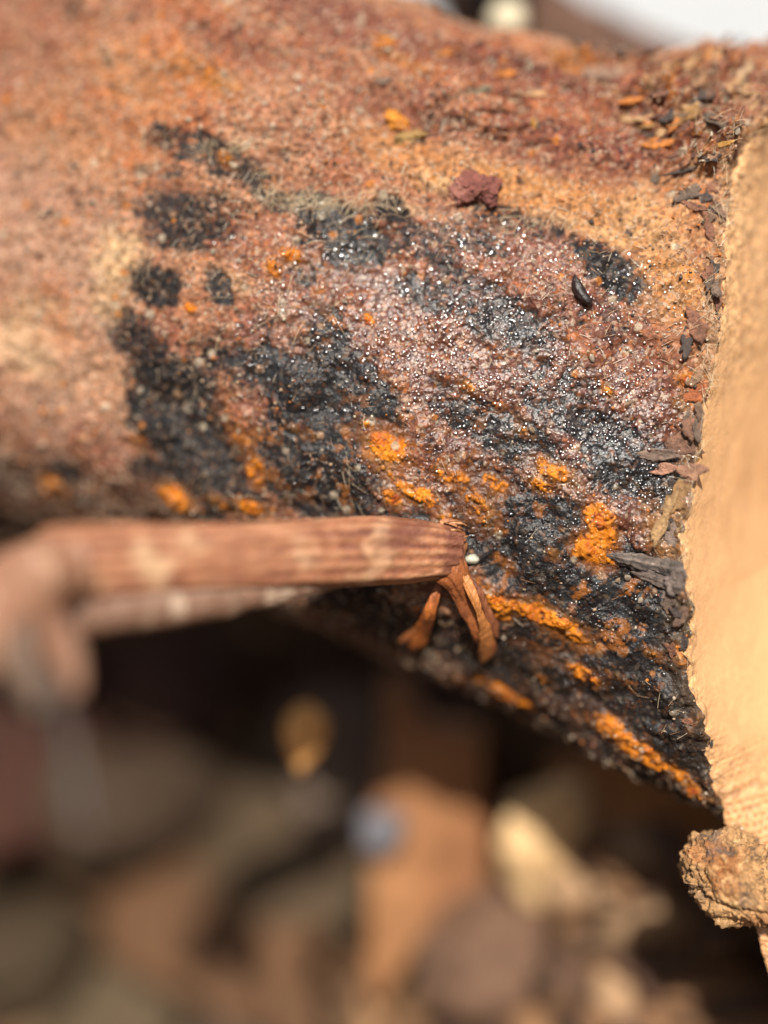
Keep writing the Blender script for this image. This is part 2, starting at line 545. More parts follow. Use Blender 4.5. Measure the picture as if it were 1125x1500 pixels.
base = mix(base, (.080, .028, .020), sstep(.3, .9, -fine2 - .3 * fine1) * .45)
base = mix(base, (.34, .10, .018), rst * sstep(.1, .7, fine1) * .7)
halo = sstep(.12, .5, org) * (1 - sstep(.4, .75, org))
base = mix(base, (.24, .085, .012), halo * .6)
blackc = mix(np.tile(np.array([.0060, .0060, .0068]), (len(p), 1)), (.015, .019, .022), sstep(.0, .8, w2))
col = mix(base, blackc, blk * (.985 - .12 * sstep(.35, .9, fine2 + fine1 * .4)))
col = mix(col, (.10, .05, .018), blk * sstep(.55, .95, fine2 + .5 * w2) * .4)
stain = blobs(X, A, ORANGE, w2 * .7 + fine1 * .8, .5, .76)
stain = sstep(.12, .6, stain + fine1 * .18 + (ci1 - .5) * .25)
col = mix(col, mix(np.tile(np.array([.21, .062, .012]), (len(p), 1)), (.30, .115, .012), sstep(-.2, .6, fine1 + w2 * .5)), stain * .55)
fleck = sstep(.40, .62, fbm(p, 17, 4, 131, .65) + .25 * rst) * blobs(X, A, [(850, 900, 200, 190, 1), (800, 720, 220, 60, .9), (480, 680, 150, 90, .8), (620, 560, 160, 120, .6), (900, 1060, 150, 60, 1)], w2 * .4, .4)
col = mix(col, (.30, .095, .012), fleck * .75)
orgm = sstep(.50, .84, org + fine2 * .30 + fine1 * .24 + (ci1 - .5) * .25)
orgc = mix(np.tile(np.array([.44, .135, .006]), (len(p), 1)), (.54, .175, .006), sstep(.0, .6, w2 + fine1 * .5))
orgc = mix(orgc, (.30, .055, .008), sstep(.1, .8, -fine2 - w1 * .4) * .8)
col = mix(col, orgc, orgm)
crumbm = (gran2 > .30) * (ci2 > .86 + .06 * wet)
pick = (ci2 * 97.3) % 1.0
crumbc = np.where((pick < .35)[:, None], np.array([[.36, .285, .20]]), np.where((pick < .6)[:, None], np.array([[.45, .15, .02]]), np.where((pick < .8)[:, None], np.array([[.02, .018, .016]]), np.array([[.30, .17, .09]]))))
col = np.where((crumbm & (dist_rim > .01))[:, None], mix(col, 1.0 * crumbc, np.full(len(p), .75)), col)
fis = sstep(.90, .985, 1 - np.abs(fbm(p * np.array([.22, 1, 1]), 6.5, 4, 151, .55))) * sstep(.25, .6, A + .25 * w3) * sstep(-.1, .5, fbm(p, 2.6, 3, 155))
col = mix(col, (.045, .020, .014), fis * .75)
rimm = sstep(.10, .0, dist_rim + fine1 * .03) * front
col = mix(col, (.30, .18, .085), rimm * .55 * (1 - blk * .6))
back = 1 - front
col = mix(col, (.016, .011, .009), sstep(-.75, -1.15, A + .12 * w1) * front * (1 - orgm) * .8)  # shade under the branch painted into the bark colour
col = mix(col, (.14, .07, .04), back * .6)

tr0 = blobs(X, A, [(1010, 140, 130, 80, 1), (1050, 230, 70, 60, .8), (900, 110, 120, 40, .8)], w3 * .6, .4)
col = mix(col, (.36, .22, .11), tr0 * sstep(.1, .7, fbm(p, 17, 4, 88)) * .7)
col = mix(col, (.10, .045, .028), tr0 * sstep(.1, .7, fbm(p, 14, 4, 89)) * .7)
col = mix(col, (.34, .12, .02), tr0 * sstep(.35, .8, fbm(p, 11, 4, 90)) * .7)
col = col * (1 - .38 * wet * (1 - orgm))[:, None]
rough = np.clip(.78 - .12 * wet + .15 * orgm + .08 * fine1, .2, .95)
coat = np.clip(wet * (1 - .7 * orgm) * (.85 - .40 * blk) + .5 * blobs(X, A, [(790, 590, 200, 90, 1, -20), (720, 470, 130, 60, .7)], w3 * .5, .4) * (1 - orgm), 0, 1)

# relief
h = .030 * w3 + .012 * w1 * (1 - .4 * wet) + .007 * long_f * (1 - .7 * wet) + (.0048 * fine1 + .0028 * fine2) * (1 - .78 * wet)
h += (.0024 * gran * (.35 + .65 * np.maximum(wet, blk)) + .008 * gran2 * (1 - .6 * wet))
h += orgm * (.008 + .008 * np.clip(fine1, -1, 1) + .004 * gran)
h -= blk * .006
step = on_bark(800, 215)[1]
h += .020 * sstep(step - .04, step + .03, A + .05 * w1) * front                # a peeling ledge along the upper side
tr = blobs(X, A, [(1010, 140, 130, 80, 1), (1050, 230, 70, 60, .8), (900, 110, 120, 40, .8), (760, 110, 120, 30, .5)], w3 * .6, .4)
rid = 1 - 2 * np.abs(fbm(p * np.array([.6, 1, 1]), 9, 5, 83, .6))
h -= fis * .014
h += tr * (.075 * rid * np.abs(rid) + .022 * fine1 + .008 * fine2)
h += .025 * sstep(.30, .0, dist_rim) * fbm(p, 14, 4, 44) * front
h *= sstep(-.0, .02, dist_rim) * .75 + .25
P1 = p + n * h[:, None]

root = empty('branch_segment', [-.4, .66, -.45])
tag(root, 'decaying branch segment with pink-brown bark, black fungus and a sawn end', 'branch')
F_bark = grid_faces(len(ub), NV, True)
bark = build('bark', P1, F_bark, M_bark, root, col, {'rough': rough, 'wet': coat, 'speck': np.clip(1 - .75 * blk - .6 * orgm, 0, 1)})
bark['label'] = 'pink-brown bark blotched with glossy black and orange fungus'
print('bark verts', len(P1))

# far left end of the branch, broken off
endring = P1.reshape(len(ub), NV, 3)[0]
cen = endring.mean(0)
rr = np.linspace(1, 0.02, 12)
ev = (cen[None, None] + (endring - cen)[None] * rr[:, None, None])
evf = ev.reshape(-1, 3)
evf = evf + np.array([-1, 0, 0]) * (np.repeat(1 - rr, NV)[:, None] * .12 + fbm(evf, 9, 4, 2)[:, None] * .05 * np.repeat(1 - rr, NV)[:, None])
build('broken_end', evf, grid_faces(12, NV, True), M_wood, root, mix(np.tile(np.array([.3, .17, .08]), (len(evf), 1)), (.12, .06, .03), sstep(-.3, .5, fbm(evf, 12, 3, 6))))

# ------------------------------------------------------------------ the sawn face
jr = P1.reshape(len(ub), NV, 3)[-1]
sel = np.where((aa > -A_TOP * .93) & (aa < A_TOP * 1.0))[0]
sel = sel[np.argsort(aa[sel])]
rim_up = jr[sel]
low = np.array([at(1050, 1172, 3.68), at(1062, 1196, 3.64), at(1072, 1225, 3.62), at(1084, 1262, 3.61), at(1098, 1320, 3.61), at(1116, 1385, 3.62), at(1145, 1470, 3.66), at(1190, 1560, 3.75), at(1260, 1640, 3.95)])
tt = np.linspace(0, 1, 300)
ts = np.linspace(0, 1, len(low))
low_d = np.stack([np.interp(tt, ts, low[:, k]) for k in range(3)], 1)
low_d += np.stack([fbm(low_d, 12, 4, 5), fbm(low_d, 12, 4, 6) * .3, fbm(low_d, 12, 4, 8)], 1) * .010
rim_all = np.concatenate([low_d[::-1], rim_up[rim_up[:, 2] > low_d[0, 2] + .01]])
NR = len(rim_all)
topc = rim_all[-1]
botc = rim_all[0]
far_c = np.stack([np.interp(np.linspace(0, 1, NR), [0, .12, .34, .5, .9, 1], kn_) for kn_ in
                  ((botc[0] + .05, 2.0, 2.1, 2.25, 2.2, topc[0] + .08), (botc[1] + .05, .25, .42, 1.5, 1.6, topc[1] + .15), (botc[2], -1.55, -.7, .2, 1.3, topc[2]))], 1)
NS = 240
ss = np.linspace(0, 1, NS) ** 1.6
ker = np.hanning(101)
ker /= ker.sum()
rim_s = np.stack([np.convolve(np.pad(rim_all[:, k], 50, mode='reflect', reflect_type='odd'), ker, 'valid') for k in range(3)], 1)
keep_r = np.exp(-ss / .012)[:, None, None]
fv = (rim_all[None] * keep_r + rim_s[None] * (1 - keep_r)) * (1 - ss[:, None, None]) + far_c[None] * ss[:, None, None]
fvf = fv.reshape(-1, 3)
fn = grid_normals(fv)
if (fn[20, NR // 2] @ np.array([1, -1, 0])) < 0:
    fn = -fn
fnf = fn.reshape(-1, 3)
dr = np.linalg.norm(fv - fv[:1], axis=2).ravel()
arcl = np.concatenate([[0], np.cumsum(np.linalg.norm(np.diff(rim_all, axis=0), axis=1))])
LA = np.broadcast_to(arcl[None], (NS, NR)).ravel()
zf = fvf[:, 2]
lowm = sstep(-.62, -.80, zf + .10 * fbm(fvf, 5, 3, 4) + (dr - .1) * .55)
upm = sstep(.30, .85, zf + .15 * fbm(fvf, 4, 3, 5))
edge = sstep(.07, .0, dr + .02 * fbm(fvf, 15, 3, 9))
ph = LA * 2 * math.pi / .020
phr = dr * 2 * math.pi / .020
weave = np.sin(ph + .6 * fbm(fvf, 20, 2, 3) * 3) * (.6 + .4 * np.sin(phr * .7 + ph * .45 + 2 * fbm(fvf, 12, 2, 13)))
f1, f2 = fbm(fvf, 30, 4, 23, .65), fbm(fvf, 7, 4, 25)
hw = .0050 * weave * lowm + .006 * f1 * np.maximum(upm, .6 * lowm) + .010 * f1 * edge + .004 * f2
fvf2 = fvf + fnf * (hw - .004)[:, None]
wc = np.tile(np.array([.61, .335, .150]), (len(fvf), 1))
wc = mix(wc, (.57, .305, .135), sstep(-.1, .8, f2))
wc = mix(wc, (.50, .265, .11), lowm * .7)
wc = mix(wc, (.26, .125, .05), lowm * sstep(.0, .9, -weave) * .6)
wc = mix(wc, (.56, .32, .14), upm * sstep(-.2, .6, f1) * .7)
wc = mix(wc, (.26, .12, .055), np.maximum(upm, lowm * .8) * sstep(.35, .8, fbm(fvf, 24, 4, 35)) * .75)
wc = mix(wc, (.40, .22, .09), edge * sstep(-.1, .5, f1) * .8)
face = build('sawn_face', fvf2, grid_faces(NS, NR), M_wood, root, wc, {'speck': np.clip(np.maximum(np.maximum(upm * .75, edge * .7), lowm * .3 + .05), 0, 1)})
face['label'] = 'sunlit tan sawn wood of the branch end'
# underside skin of the sawn slab, below the bark
NB = 20
bk = np.linspace(0, 1, NB)
nl = 305
lowrim = fvf2.reshape(NS, NR, 3)[0][:nl]
bv = lowrim[None] + bk[:, None, None] * np.array([[[.42, 1.1, .30]]]) + 0
bvf = bv.reshape(-1, 3)
bvf = bvf + (np.repeat(bk, nl) > 0)[:, None] * np.stack([fbm(bvf, 9, 4, 2)] * 3, 1) * .02
build('wood_underside', bvf, grid_faces(NB, nl), M_wood, root, mix(np.tile(np.array([.25, .14, .07]), (len(bvf), 1)), (.1, .06, .04), sstep(-.2, .5, fbm(bvf, 12, 4, 4))))


def ico(sub):
    bm = bmesh.new()
    bmesh.ops.create_icosphere(bm, subdivisions=sub, radius=1)
    v = np.array([q.co[:] for q in bm.verts])
    f = np.array([[q.index for q in fc.verts] for fc in bm.faces])
    bm.free()
    return v, f


I1, I2, I3, I5 = ico(1), ico(2), ico(3), ico(6)
I1b = ico(2)
I1c = (I1b[0], I1b[1])

# knob of fibrous bark hanging at the low edge of the sawn end
kc = at(1064, 1286, 3.60)
v = I5[0].copy()
sh = np.array([.135, .115, .140])
rot = math.radians(-38)
kv = v * sh * (1 + .16 * fbm(v, 1.6, 3, 5)[:, None])
kv[:, 0] += .10 * np.clip(-v[:, 2], 0, 1) ** 1.5 * 1.2
kv = kv + v * (.024 * fbm(v * np.array([1, 1, .6]), 5, 6, 9, .62) - .020 * np.exp(-((v[:, 2] + .42 + .25 * v[:, 0] + .06 * fbm(v, 3, 3, 8)) / .05) ** 2) + .008 * fbm(v, 28, 3, 14))[:, None]
kv = kv + kc
kn = fbm(kv, 30, 5, 66, .7)
kcol = mix(np.tile(np.array([.40, .215, .085]), (len(kv), 1)), (.30, .12, .035), sstep(.0, .7, fbm(kv, 9, 4, 61)))
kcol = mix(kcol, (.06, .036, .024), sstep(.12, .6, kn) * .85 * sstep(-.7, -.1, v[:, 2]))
kcol = mix(kcol, (.10, .085, .08), sstep(.3, .7, fbm(kv, 14, 4, 64)) * .6 * sstep(-.5, .1, v[:, 2]))
kcol = mix(kcol, (.62, .42, .20), sstep(.3, .8, -kn) * .6)
knob = build('bark_knob', kv, I5[1], M_fluff, root, kcol)
knob['label'] = 'tan fibrous knob below the bark at the sawn end'

# ------------------------------------------------------------------ pieces on the bark
bark_grid = P1.reshape(len(ub), NV, 3)[:, :len(af)]
bu, bv_ = project(bark_grid.reshape(-1, 3))
bgf = bark_grid.reshape(-1, 3)
bnf = Nn[:, :len(af)].reshape(-1, 3)
bsel = np.where((bu > -60) & (bu < 1180) & (bv_ > -60) & (bv_ < 1230))[0]


from mathutils.kdtree import KDTree
_af = np.tile(af, len(ub))
kd = KDTree(len(bsel))
for k in bsel:
    if abs(_af[k]) < A_TOP * .97:
        kd.insert((bu[k], bv_[k], 0), int(k))
kd.balance()


def bark_point(px, py):
    """displaced bark point seen at a pixel, with its outward normal and two directions along the bark"""
    k = kd.find((px, py, 0))[1]
    nn = bnf[k]
    tx = np.array([1.0, 0, 0]) - nn * nn[0]
    tx /= np.linalg.norm(tx)
    return bgf[k], nn, tx, np.cross(nn, tx)


def flake_mesh(seed, lx, ly, th, curl=.3, jag=.25, nr=5, ns=26):
    """a curled irregular scale with thickness; local x, y along, z out"""
    r = np.random.default_rng(seed)
    ang = np.linspace(0, 2 * math.pi, ns, endpoint=False)
    jr_ = r.uniform(-1, 1, ns)
    jr_ = (jr_ + np.roll(jr_, 1) * .8 + np.roll(jr_, 2) * .4) / 1.5
    rad = 1 + jag * jr_ + .15 * np.sin(2 * ang + r.uniform(0, 6)) + .1 * np.sin(3 * ang + r.uniform(0, 6))
    V = []
    for side in (1, -1):
        for k in range(nr):
            q = (k + 1) / nr
            x, y = np.cos(ang) * rad * q, np.sin(ang) * rad * q
            z = curl * (x * x * .6 + y * y * .4 + .25 * x * y) * max(lx, ly) * .5 + r.uniform(-1, 1, ns) * .12 * th
            z = z + side * th * .5 * (1 if q < .99 else .55)
            V.append(np.stack([x * lx, y * ly, z], 1))
        V.append(np.array([[0, 0, side * th * .5]]))
    V = np.concatenate(V)
    n1 = nr * ns + 1
    F = []
    for o, side in ((0, 1), (n1, -1)):
        for j in range(ns):
            j2 = (j + 1) % ns
            f = [o + nr * ns, o + j, o + j2]
            F.append(f if side > 0 else f[::-1])
            for k in range(nr - 1):
                f = [o + k * ns + j, o + (k + 1) * ns + j, o + (k + 1) * ns + j2, o + k * ns + j2]
                F.append(f if side > 0 else f[::-1])
    for j in range(ns):
        j2 = (j + 1) % ns
        a = (nr - 1) * ns
        F.append([a + j, n1 + a + j, n1 + a + j2, a + j2])
    return V, F


def place(V, P, nn, tx, ty, roll=0, tilt=0, lift=0):
    c, s = math.cos(roll), math.sin(roll)
    ex = tx * c + ty * s
    ey = -tx * s + ty * c
    ez = nn
    if tilt:
        ct, st = math.cos(tilt), math.sin(tilt)
        ex, ez = ex * ct + ez * st, ez * ct - ex * st
    return P + V[:, :1] * ex + V[:, 1:2] * ey + V[:, 2:3] * ez + nn * lift


def flake(name, px, py, lx, ly, th, color, seed, roll=0, tilt=0, curl=.3, parent=root, lift=None, mat=None, jag=.25):
    P, nn, tx, ty = bark_point(px, py)
    V, F = flake_mesh(seed, lx * SC, ly * SC, th * SC, curl, jag)
    V = place(V, P, nn, tx, ty, math.radians(roll), math.radians(tilt), th * SC * .45 if lift is None else lift * SC)
    c = np.array(color)[None] * (1 + .35 * fbm(V, 22, 3, seed))[:, None]
    if parent is None:
        e = np.mean(V, 0)
    return build(name, V, F, mat or M_fluff, parent, c)


def blob_mesh(seed, base_ico, amp=.25, sc_=1.3):
    v, f = base_ico
    return v * (1 + amp * fbm(v, sc_, 3, seed)[:, None] + amp * .35 * fbm(v, sc_ * 4, 3, seed + 5)[:, None]), f


def lump(name, px, py, rx, ry, h_, color, seed, roll=0, parent=root, mat=None, c2=None, amp=.3, sub=I3, sink=.25):
    P, nn, tx, ty = bark_point(px, py)
    v, f = blob_mesh(seed, sub, amp)
    V = place(v * np.array([rx, ry, h_]) * SC, P, nn, tx, ty, math.radians(roll), 0, h_ * SC * (1 - 2 * sink) * .5)
    fb = fbm(V, 30, 4, seed + 3)
    c = np.tile(np.array(color, float), (len(V), 1)) * (1 + .3 * fb)[:, None]
    if c2 is not None:
        c = mix(c, c2, sstep(-.1, .6, fbm(V, 18, 3, seed + 9)))
    return build(name, V, f, mat or M_orange, parent, c)


# orange fungus crusts: raised clusters of small lumps, each cluster one part
OC1, OC2, OC3 = (.50, .125, .005), (.62, .195, .005), (.34, .066, .010)
crusts = [(558, 642, 14, 11, 1, 18), (566, 668, 17, 11, 2, 22), (620, 722, 15, 10, 2, 14), (578, 732, 7, 9, 1, 10), (878, 760, 9, 11, 1, 14), (866, 806, 10, 10, 1, 14),
          (822, 913, 20, 7, 2, 26), (775, 892, 11, 6, 1, 14), (728, 878, 11, 6, 1, 14), (742, 1020, 14, 7, 1, 12), (912, 1078, 10, 6, 1, 10), (950, 1100, 12, 6, 1, 12), (1014, 1158, 14, 7, 3, 8),
          (372, 742, 12, 8, 2, 8), (260, 728, 16, 10, 2, 10), (426, 376, 8, 7, 1, 6), (1008, 556, 10, 10, 3, 8), (540, 468, 6, 7, 1, 4)]
for ci, (px, py, rx, ry, kind, cnt) in enumerate(crusts):
    nr_, ns_ = 9, 32
    VV, QQ = [], []
    for a_ in range(nr_ + 1):
        q = .06 + .94 * a_ / nr_
        for b_ in range(ns_):
            an = b_ / ns_ * 2 * math.pi
            ux, uy_ = px + math.cos(an) * q * rx * 1.35, py + math.sin(an) * q * ry * 1.35
            near = kd.find_n((ux, uy_, 0), 10)
            ids = [e_[1] for e_ in near]
            wt = np.array([1 / (e_[2] ** 2 + 1.5) for e_ in near])
            wt /= wt.sum()
            dpt = wt @ (bgf[ids, 1] + CAM_D)
            nn = wt @ bnf[ids]
            VV.append(np.concatenate([at(ux, uy_, dpt), nn / np.linalg.norm(nn)]))
            QQ.append(q)
    VV, QQ = np.array(VV), np.array(QQ)
    P3, N3 = VV[:, :3], VV[:, 3:]
    nz = fbm(P3, 22, 4, 200 + ci, .6)
    nz2 = fbm(P3, 60, 3, 240 + ci, .6)
    hh = .003 * (1 - 1.9 * QQ ** 1.5) + .008 * nz + .007 * nz2 - .002
    hh = np.where(QQ > .97, -.02, np.clip(hh, np.where(QQ < .55, .0015, -.02), .03))
    V = P3 + N3 * hh[:, None]
    c1_, c2_ = {1: (OC1, OC3), 2: (OC2, OC1), 3: (OC3, OC1)}[kind]
    c = mix(np.tile(np.array(c1_), (len(V), 1)), c2_, sstep(-.1, .6, fbm(P3, 30, 3, ci + 3)))
    c = mix(c, (.16, .042, .012), sstep(.25, .9, -nz2 - nz * .5) * .55)
    c = mix(c, (.20, .055, .014), sstep(.45, .9, QQ + .3 * nz2) * .7)
    build('fungus_crust', V, grid_faces(nr_ + 1, ns_, True).tolist() + [list(range(ns_))], M_orange, root, c)

# peeling flakes and splinters that belong to the bark, mostly along its upper edge and at the rim
G_BR, G_TN, G_GR, G_OR, G_DK = (.18, .075, .040), (.38, .22, .10), (.13, .085, .058), (.40, .13, .02), (.05, .035, .028)
FL = [(880, 110, 34, 12, 7, (.22, .13, .085), 6, 0), (938, 130, 30, 22, 8, (.30, .09, .045), 10, 14), (925, 150, 16, 6, 6, G_OR, 0, 6), (990, 178, 44, 14, 8, (.24, .12, .035), 8, 10), (962, 213, 18, 11, 6, G_OR, 0, 6), (1010, 185, 14, 14, 6, (.20, .12, .06), 60, 14),
      (1035, 150, 26, 14, 8, (.14, .085, .055), 25, 12), (1070, 130, 22, 8, 6, G_TN, 30, 10), (1090, 165, 26, 6, 5, G_TN, 28, 12), (1060, 182, 24, 10, 6, G_GR, -30, 8), (1012, 105, 18, 12, 7, G_OR, 0, 10), (1050, 98, 24, 12, 8, (.24, .08, .04), 0, 16), (985, 90, 22, 9, 7, G_BR, 0, 10),
      (960, 100, 20, 10, 7, G_TN, 0, 10), (905, 90, 20, 8, 6, G_OR, 0, 8), (1085, 110, 22, 10, 7, (.34, .22, .12), 30, 12), (1010, 250, 30, 5, 5, G_DK, 16, 8), (1010, 285, 18, 12, 6, G_GR, 10, 12), (1030, 290, 10, 8, 5, G_DK, 50, 10), (1045, 275, 14, 10, 5, G_BR, 20, 10), (860, 100, 18, 6, 4, G_GR, 0, 6),
      (780, 140, 26, 3, 3, G_TN, -4, 6), (755, 146, 20, 3, 3, (.5, .35, .2), 10, 6), (780, 287, 16, 5, 4, (.30, .15, .06), 20, 10), (1050, 215, 18, 4, 4, (.4, .2, .04), -2, 8), (1040, 340, 8, 26, 5, G_BR, 8, 8), (1045, 420, 10, 14, 5, G_GR, 0, 8), (1020, 480, 14, 22, 5, G_BR, 20, 8), (1005, 500, 9, 22, 4, G_DK, -20, 6),
      (1020, 575, 16, 14, 6, (.36, .10, .03), 0, 8), (1016, 625, 14, 20, 6, (.15, .072, .042), 0, 8), (1000, 655, 26, 15, 7, (.15, .072, .042), 0, 8), (965, 668, 24, 8, 6, (.17, .11, .08), 4, 8), (1012, 690, 18, 12, 5, (.24, .12, .07), 0, 6), (972, 690, 22, 8, 5, (.28, .14, .09), 0, 4),
      (990, 730, 14, 24, 6, (.26, .14, .055), -20, 8), (972, 760, 10, 34, 6, (.27, .16, .07), -24, 8), (984, 775, 14, 20, 6, (.16, .11, .085), 0, 8), (986, 850, 18, 14, 7, (.13, .095, .08), 10, 10), (975, 865, 10, 10, 5, (.14, .10, .08), 0, 8), (948, 840, 12, 8, 6, (.10, .075, .06), 0, 10), (560, 118, 12, 7, 5, G_GR, 0, 8),
      (650, 80, 14, 7, 5, G_OR, 0, 8), (700, 135, 20, 6, 4, (.12, .10, .06), 5, 8), (780, 182, 6, 9, 5, (.36, .16, .01), 0, 0), (820, 120, 26, 8, 6, G_BR, 0, 10), (560, 66, 14, 8, 6, G_OR, 0, 8), (735, 110, 18, 8, 6, G_OR, 0, 10)]
r3 = random.Random(11)
for k in range(80):
    FL.append((r3.gauss(1015, 60), r3.gauss(150, 55), r3.uniform(6, 17), r3.uniform(3, 8), r3.uniform(3, 6), r3.choice([G_BR, G_TN, G_GR, G_DK, G_OR, (.28, .15, .08), (.20, .12, .07), (.12, .05, .03)]), r3.uniform(-30, 60), r3.uniform(0, 40)))
for k in range(30):
    q = r3.uniform(300, 1080)
    FL.append((np.interp(q, RIM[:, 0], RIM[:, 1]) - r3.uniform(4, 26), q, r3.uniform(4, 9), r3.uniform(5, 16), r3.uniform(3, 6), r3.choice([G_BR, G_GR, G_DK, (.20, .11, .06), (.14, .08, .05)]), r3.uniform(-30, 30), r3.uniform(0, 25)))
FL = [f_ for f_ in FL if f_[0] < np.interp(f_[1], RIM[:, 0], RIM[:, 1]) - 2]
for i, (px, py, lx, ly, th, c, roll, tilt) in enumerate(FL):
    flake('bark_flake', px, py, lx, ly, th, c, 100 + i, roll, tilt, random.uniform(.1, .6), jag=.42, lift=th * .15)
# long grey splinter across the rim
for (px0, py0, px1, py1, w0, w1_, c) in ((890, 812, 1000, 838, 9, 14, (.13, .098, .08)), (925, 835, 1002, 862, 6, 11, (.09, .065, .052))):
    nseg, nc = 60, 28
    V = []
    jn = np.random.default_rng(int(px0))
    grooves = jn.uniform(-1, 1, nc)
    for k in range(nseg):
        q = k / (nseg - 1)
        P, nn, tx, ty = bark_point(px0 + (px1 - px0) * q, py0 + (py1 - py0) * q)
        wv = (w0 + (w1_ - w0) * q) * (min(1, q * 4 + .12)) * SC * (1 + .12 * math.sin(q * 17) + .08 * math.sin(q * 41 + 1))
        for j in range(nc):
            an = j / nc * 2 * math.pi
            r1 = 1 + .20 * grooves[j] + .06 * math.sin(q * 60 + j)
            V.append(P + ty * math.sin(an) * wv * r1 + nn * (math.cos(an) * wv * .34 * r1 + .010))
    V = np.array(V).reshape(nseg, nc, 3)
    ker = np.hanning(15) / np.hanning(15).sum()
    V = np.stack([np.stack([np.convolve(np.pad(V[:, j, d_], 7, mode='reflect', reflect_type='odd'), ker, 'valid') for d_ in range(3)], 1) for j in range(nc)], 1).reshape(-1, 3)
    V = V + np.stack([fbm(V, 40, 3, 5), fbm(V, 40, 3, 6), fbm(V, 40, 3, 7)], 1) * .004
    F = grid_faces(nseg, nc, True).tolist() + [list(range(nc))[::-1], list(range((nseg - 1) * nc, nseg * nc))]
    gtone = np.tile(1 + .7 * grooves, nseg) * (1 + .5 * fbm(V * np.array([.3, 1, 1]), 40, 3, 7))
    build('splinter', V, F, M_fluff, root, np.array(c)[None] * np.clip(gtone, .2, 2)[:, None])

# fibres: fine mycelium and bark hairs
HV, HF, HC = [], [], []
o = 0


def hair(P, d, nn, L, r_, c, bend):
    global o
    k = 4
    side = np.cross(d, nn)
    pts = [P + d * L * q + nn * (math.sin(q * 2.6) * bend * L + .002) + side * (bend * .6 * L * q * q) for q in np.linspace(0, 1, k)]
    for i_, q in enumerate(pts):
        rr_ = r_ * (1 - .6 * i_ / (k - 1))
        for j in range(3):
            an = j * 2.094
            HV.append(q + side * math.cos(an) * rr_ + nn * math.sin(an) * rr_)
    for i_ in range(k - 1):
        for j in range(3):
            a_, b_ = o + i_ * 3 + j, o + i_ * 3 + (j + 1) % 3
            HF.append((a_, b_, b_ + 3, a_ + 3))
    HC.extend([c] * (3 * k))
    o += 3 * k


blk_f = blk.reshape(len(ub), NV)[:, :len(af)].ravel()
wet_f = wet.reshape(len(ub), NV)[:, :len(af)].ravel()
rim_f = dist_rim.reshape(len(ub), NV)[:, :len(af)].ravel()
pool = rng.choice(bsel, 60000)
cnt = 0
for k in pool:
    if cnt > 6500:
        break
    keep = .9 - .75 * wet_f[k] - .35 * blk_f[k]
    if bu[k] < 0 or rng.random() > keep:
        continue
    nn = bnf[k]
    an = rng.normal(.6, .9)
    tx = np.array([1.0, 0, 0]) - nn * nn[0]
    tx /= np.linalg.norm(tx)
    ty = np.cross(nn, tx)
    d = tx * math.cos(an) + ty * math.sin(an)
    g = rng.random()
    c = (.50, .32, .19) if g < .5 else ((.38, .19, .10) if g < .8 else (.66, .55, .42))
    hair(bgf[k], d, nn, rng.uniform(.012, .045), rng.uniform(.0007, .0013), c, rng.uniform(.03, .22))
    cnt += 1
for (px, py, sx, sy, num, ang) in ((345, 215, 40, 12, 90, .5), (500, 300, 70, 14, 260, 1.0), (440, 296, 50, 10, 120, .7), (380, 280, 30, 20, 60, .6), (220, 240, 30, 20, 50, .6), (500, 350, 50, 40, 60, .9), (430, 440, 80, 60, 60, .9), (780, 330, 60, 12, 60, .9), (300, 560, 80, 80, 50, .8), (190, 380, 40, 50, 70, 1.2), (1050, 180, 50, 60, 160, .5), (520, 700, 60, 40, 26, -.6), (720, 450, 20, 30, 8, 1.9), (960, 1000, 40, 60, 14, .6), (1040, 500, 12, 120, 160, 1.5), (1010, 800, 10, 120, 60, 1.5), (1060, 300, 12, 60, 90, 1.5)):
    for q in range(int(num * .45)):
        P, nn, tx, ty = bark_point(px + rng.normal(0, sx * .6), py + rng.normal(0, sy * .6))
        an = ang + rng.normal(0, .75)
        d = tx * math.cos(an) + ty * math.sin(an)
        c = (.62, .48, .30) if rng.random() < .7 else (.42, .26, .14)
        hair(P - d * .02, d, nn, rng.uniform(.03, .085), rng.uniform(.0006, .0011), c, rng.uniform(.03, .25))
hf = build('fibres', np.array(HV), np.array(HF), M_hair, root, np.array(HC), smooth=False)
hf['kind'] = 'stuff'

# crumbs and grains lying in the bark
GV, GF, GC = [], [], []
o = 0
cols = [(.40, .32, .23), (.33, .22, .14), (.40, .13, .02), (.025, .022, .02), (.22, .09, .05), (.40, .27, .17)]
for k in rng.choice(bsel, 4200):
    if bu[k] < 0 or bu[k] > 1110:
        continue
    w_ = wet_f[k]
    if rng.random() < .65 * w_ + .3 * blk_f[k]:
        continue
    r_ = rng.uniform(.0022, .0055) * (1.25 if bv_[k] < 330 else 1)
    v, f = I1
    V = v * r_ * rng.uniform(.6, 1.4, (1, 3)) * (1 + rng.uniform(-.25, .25, (len(v), 1))) + bgf[k] + bnf[k] * r_ * .5
    c = cols[rng.choice(6, p=[.24, .2, .14, .2, .12, .1])]
    GV.append(V); GF.append(f + o); GC.append(np.tile(c, (len(V), 1))); o += len(V)
cr = build('crumbs', np.concatenate(GV), np.concatenate(GF), M_crumb, root, np.concatenate(GC))
cr['kind'] = 'stuff'

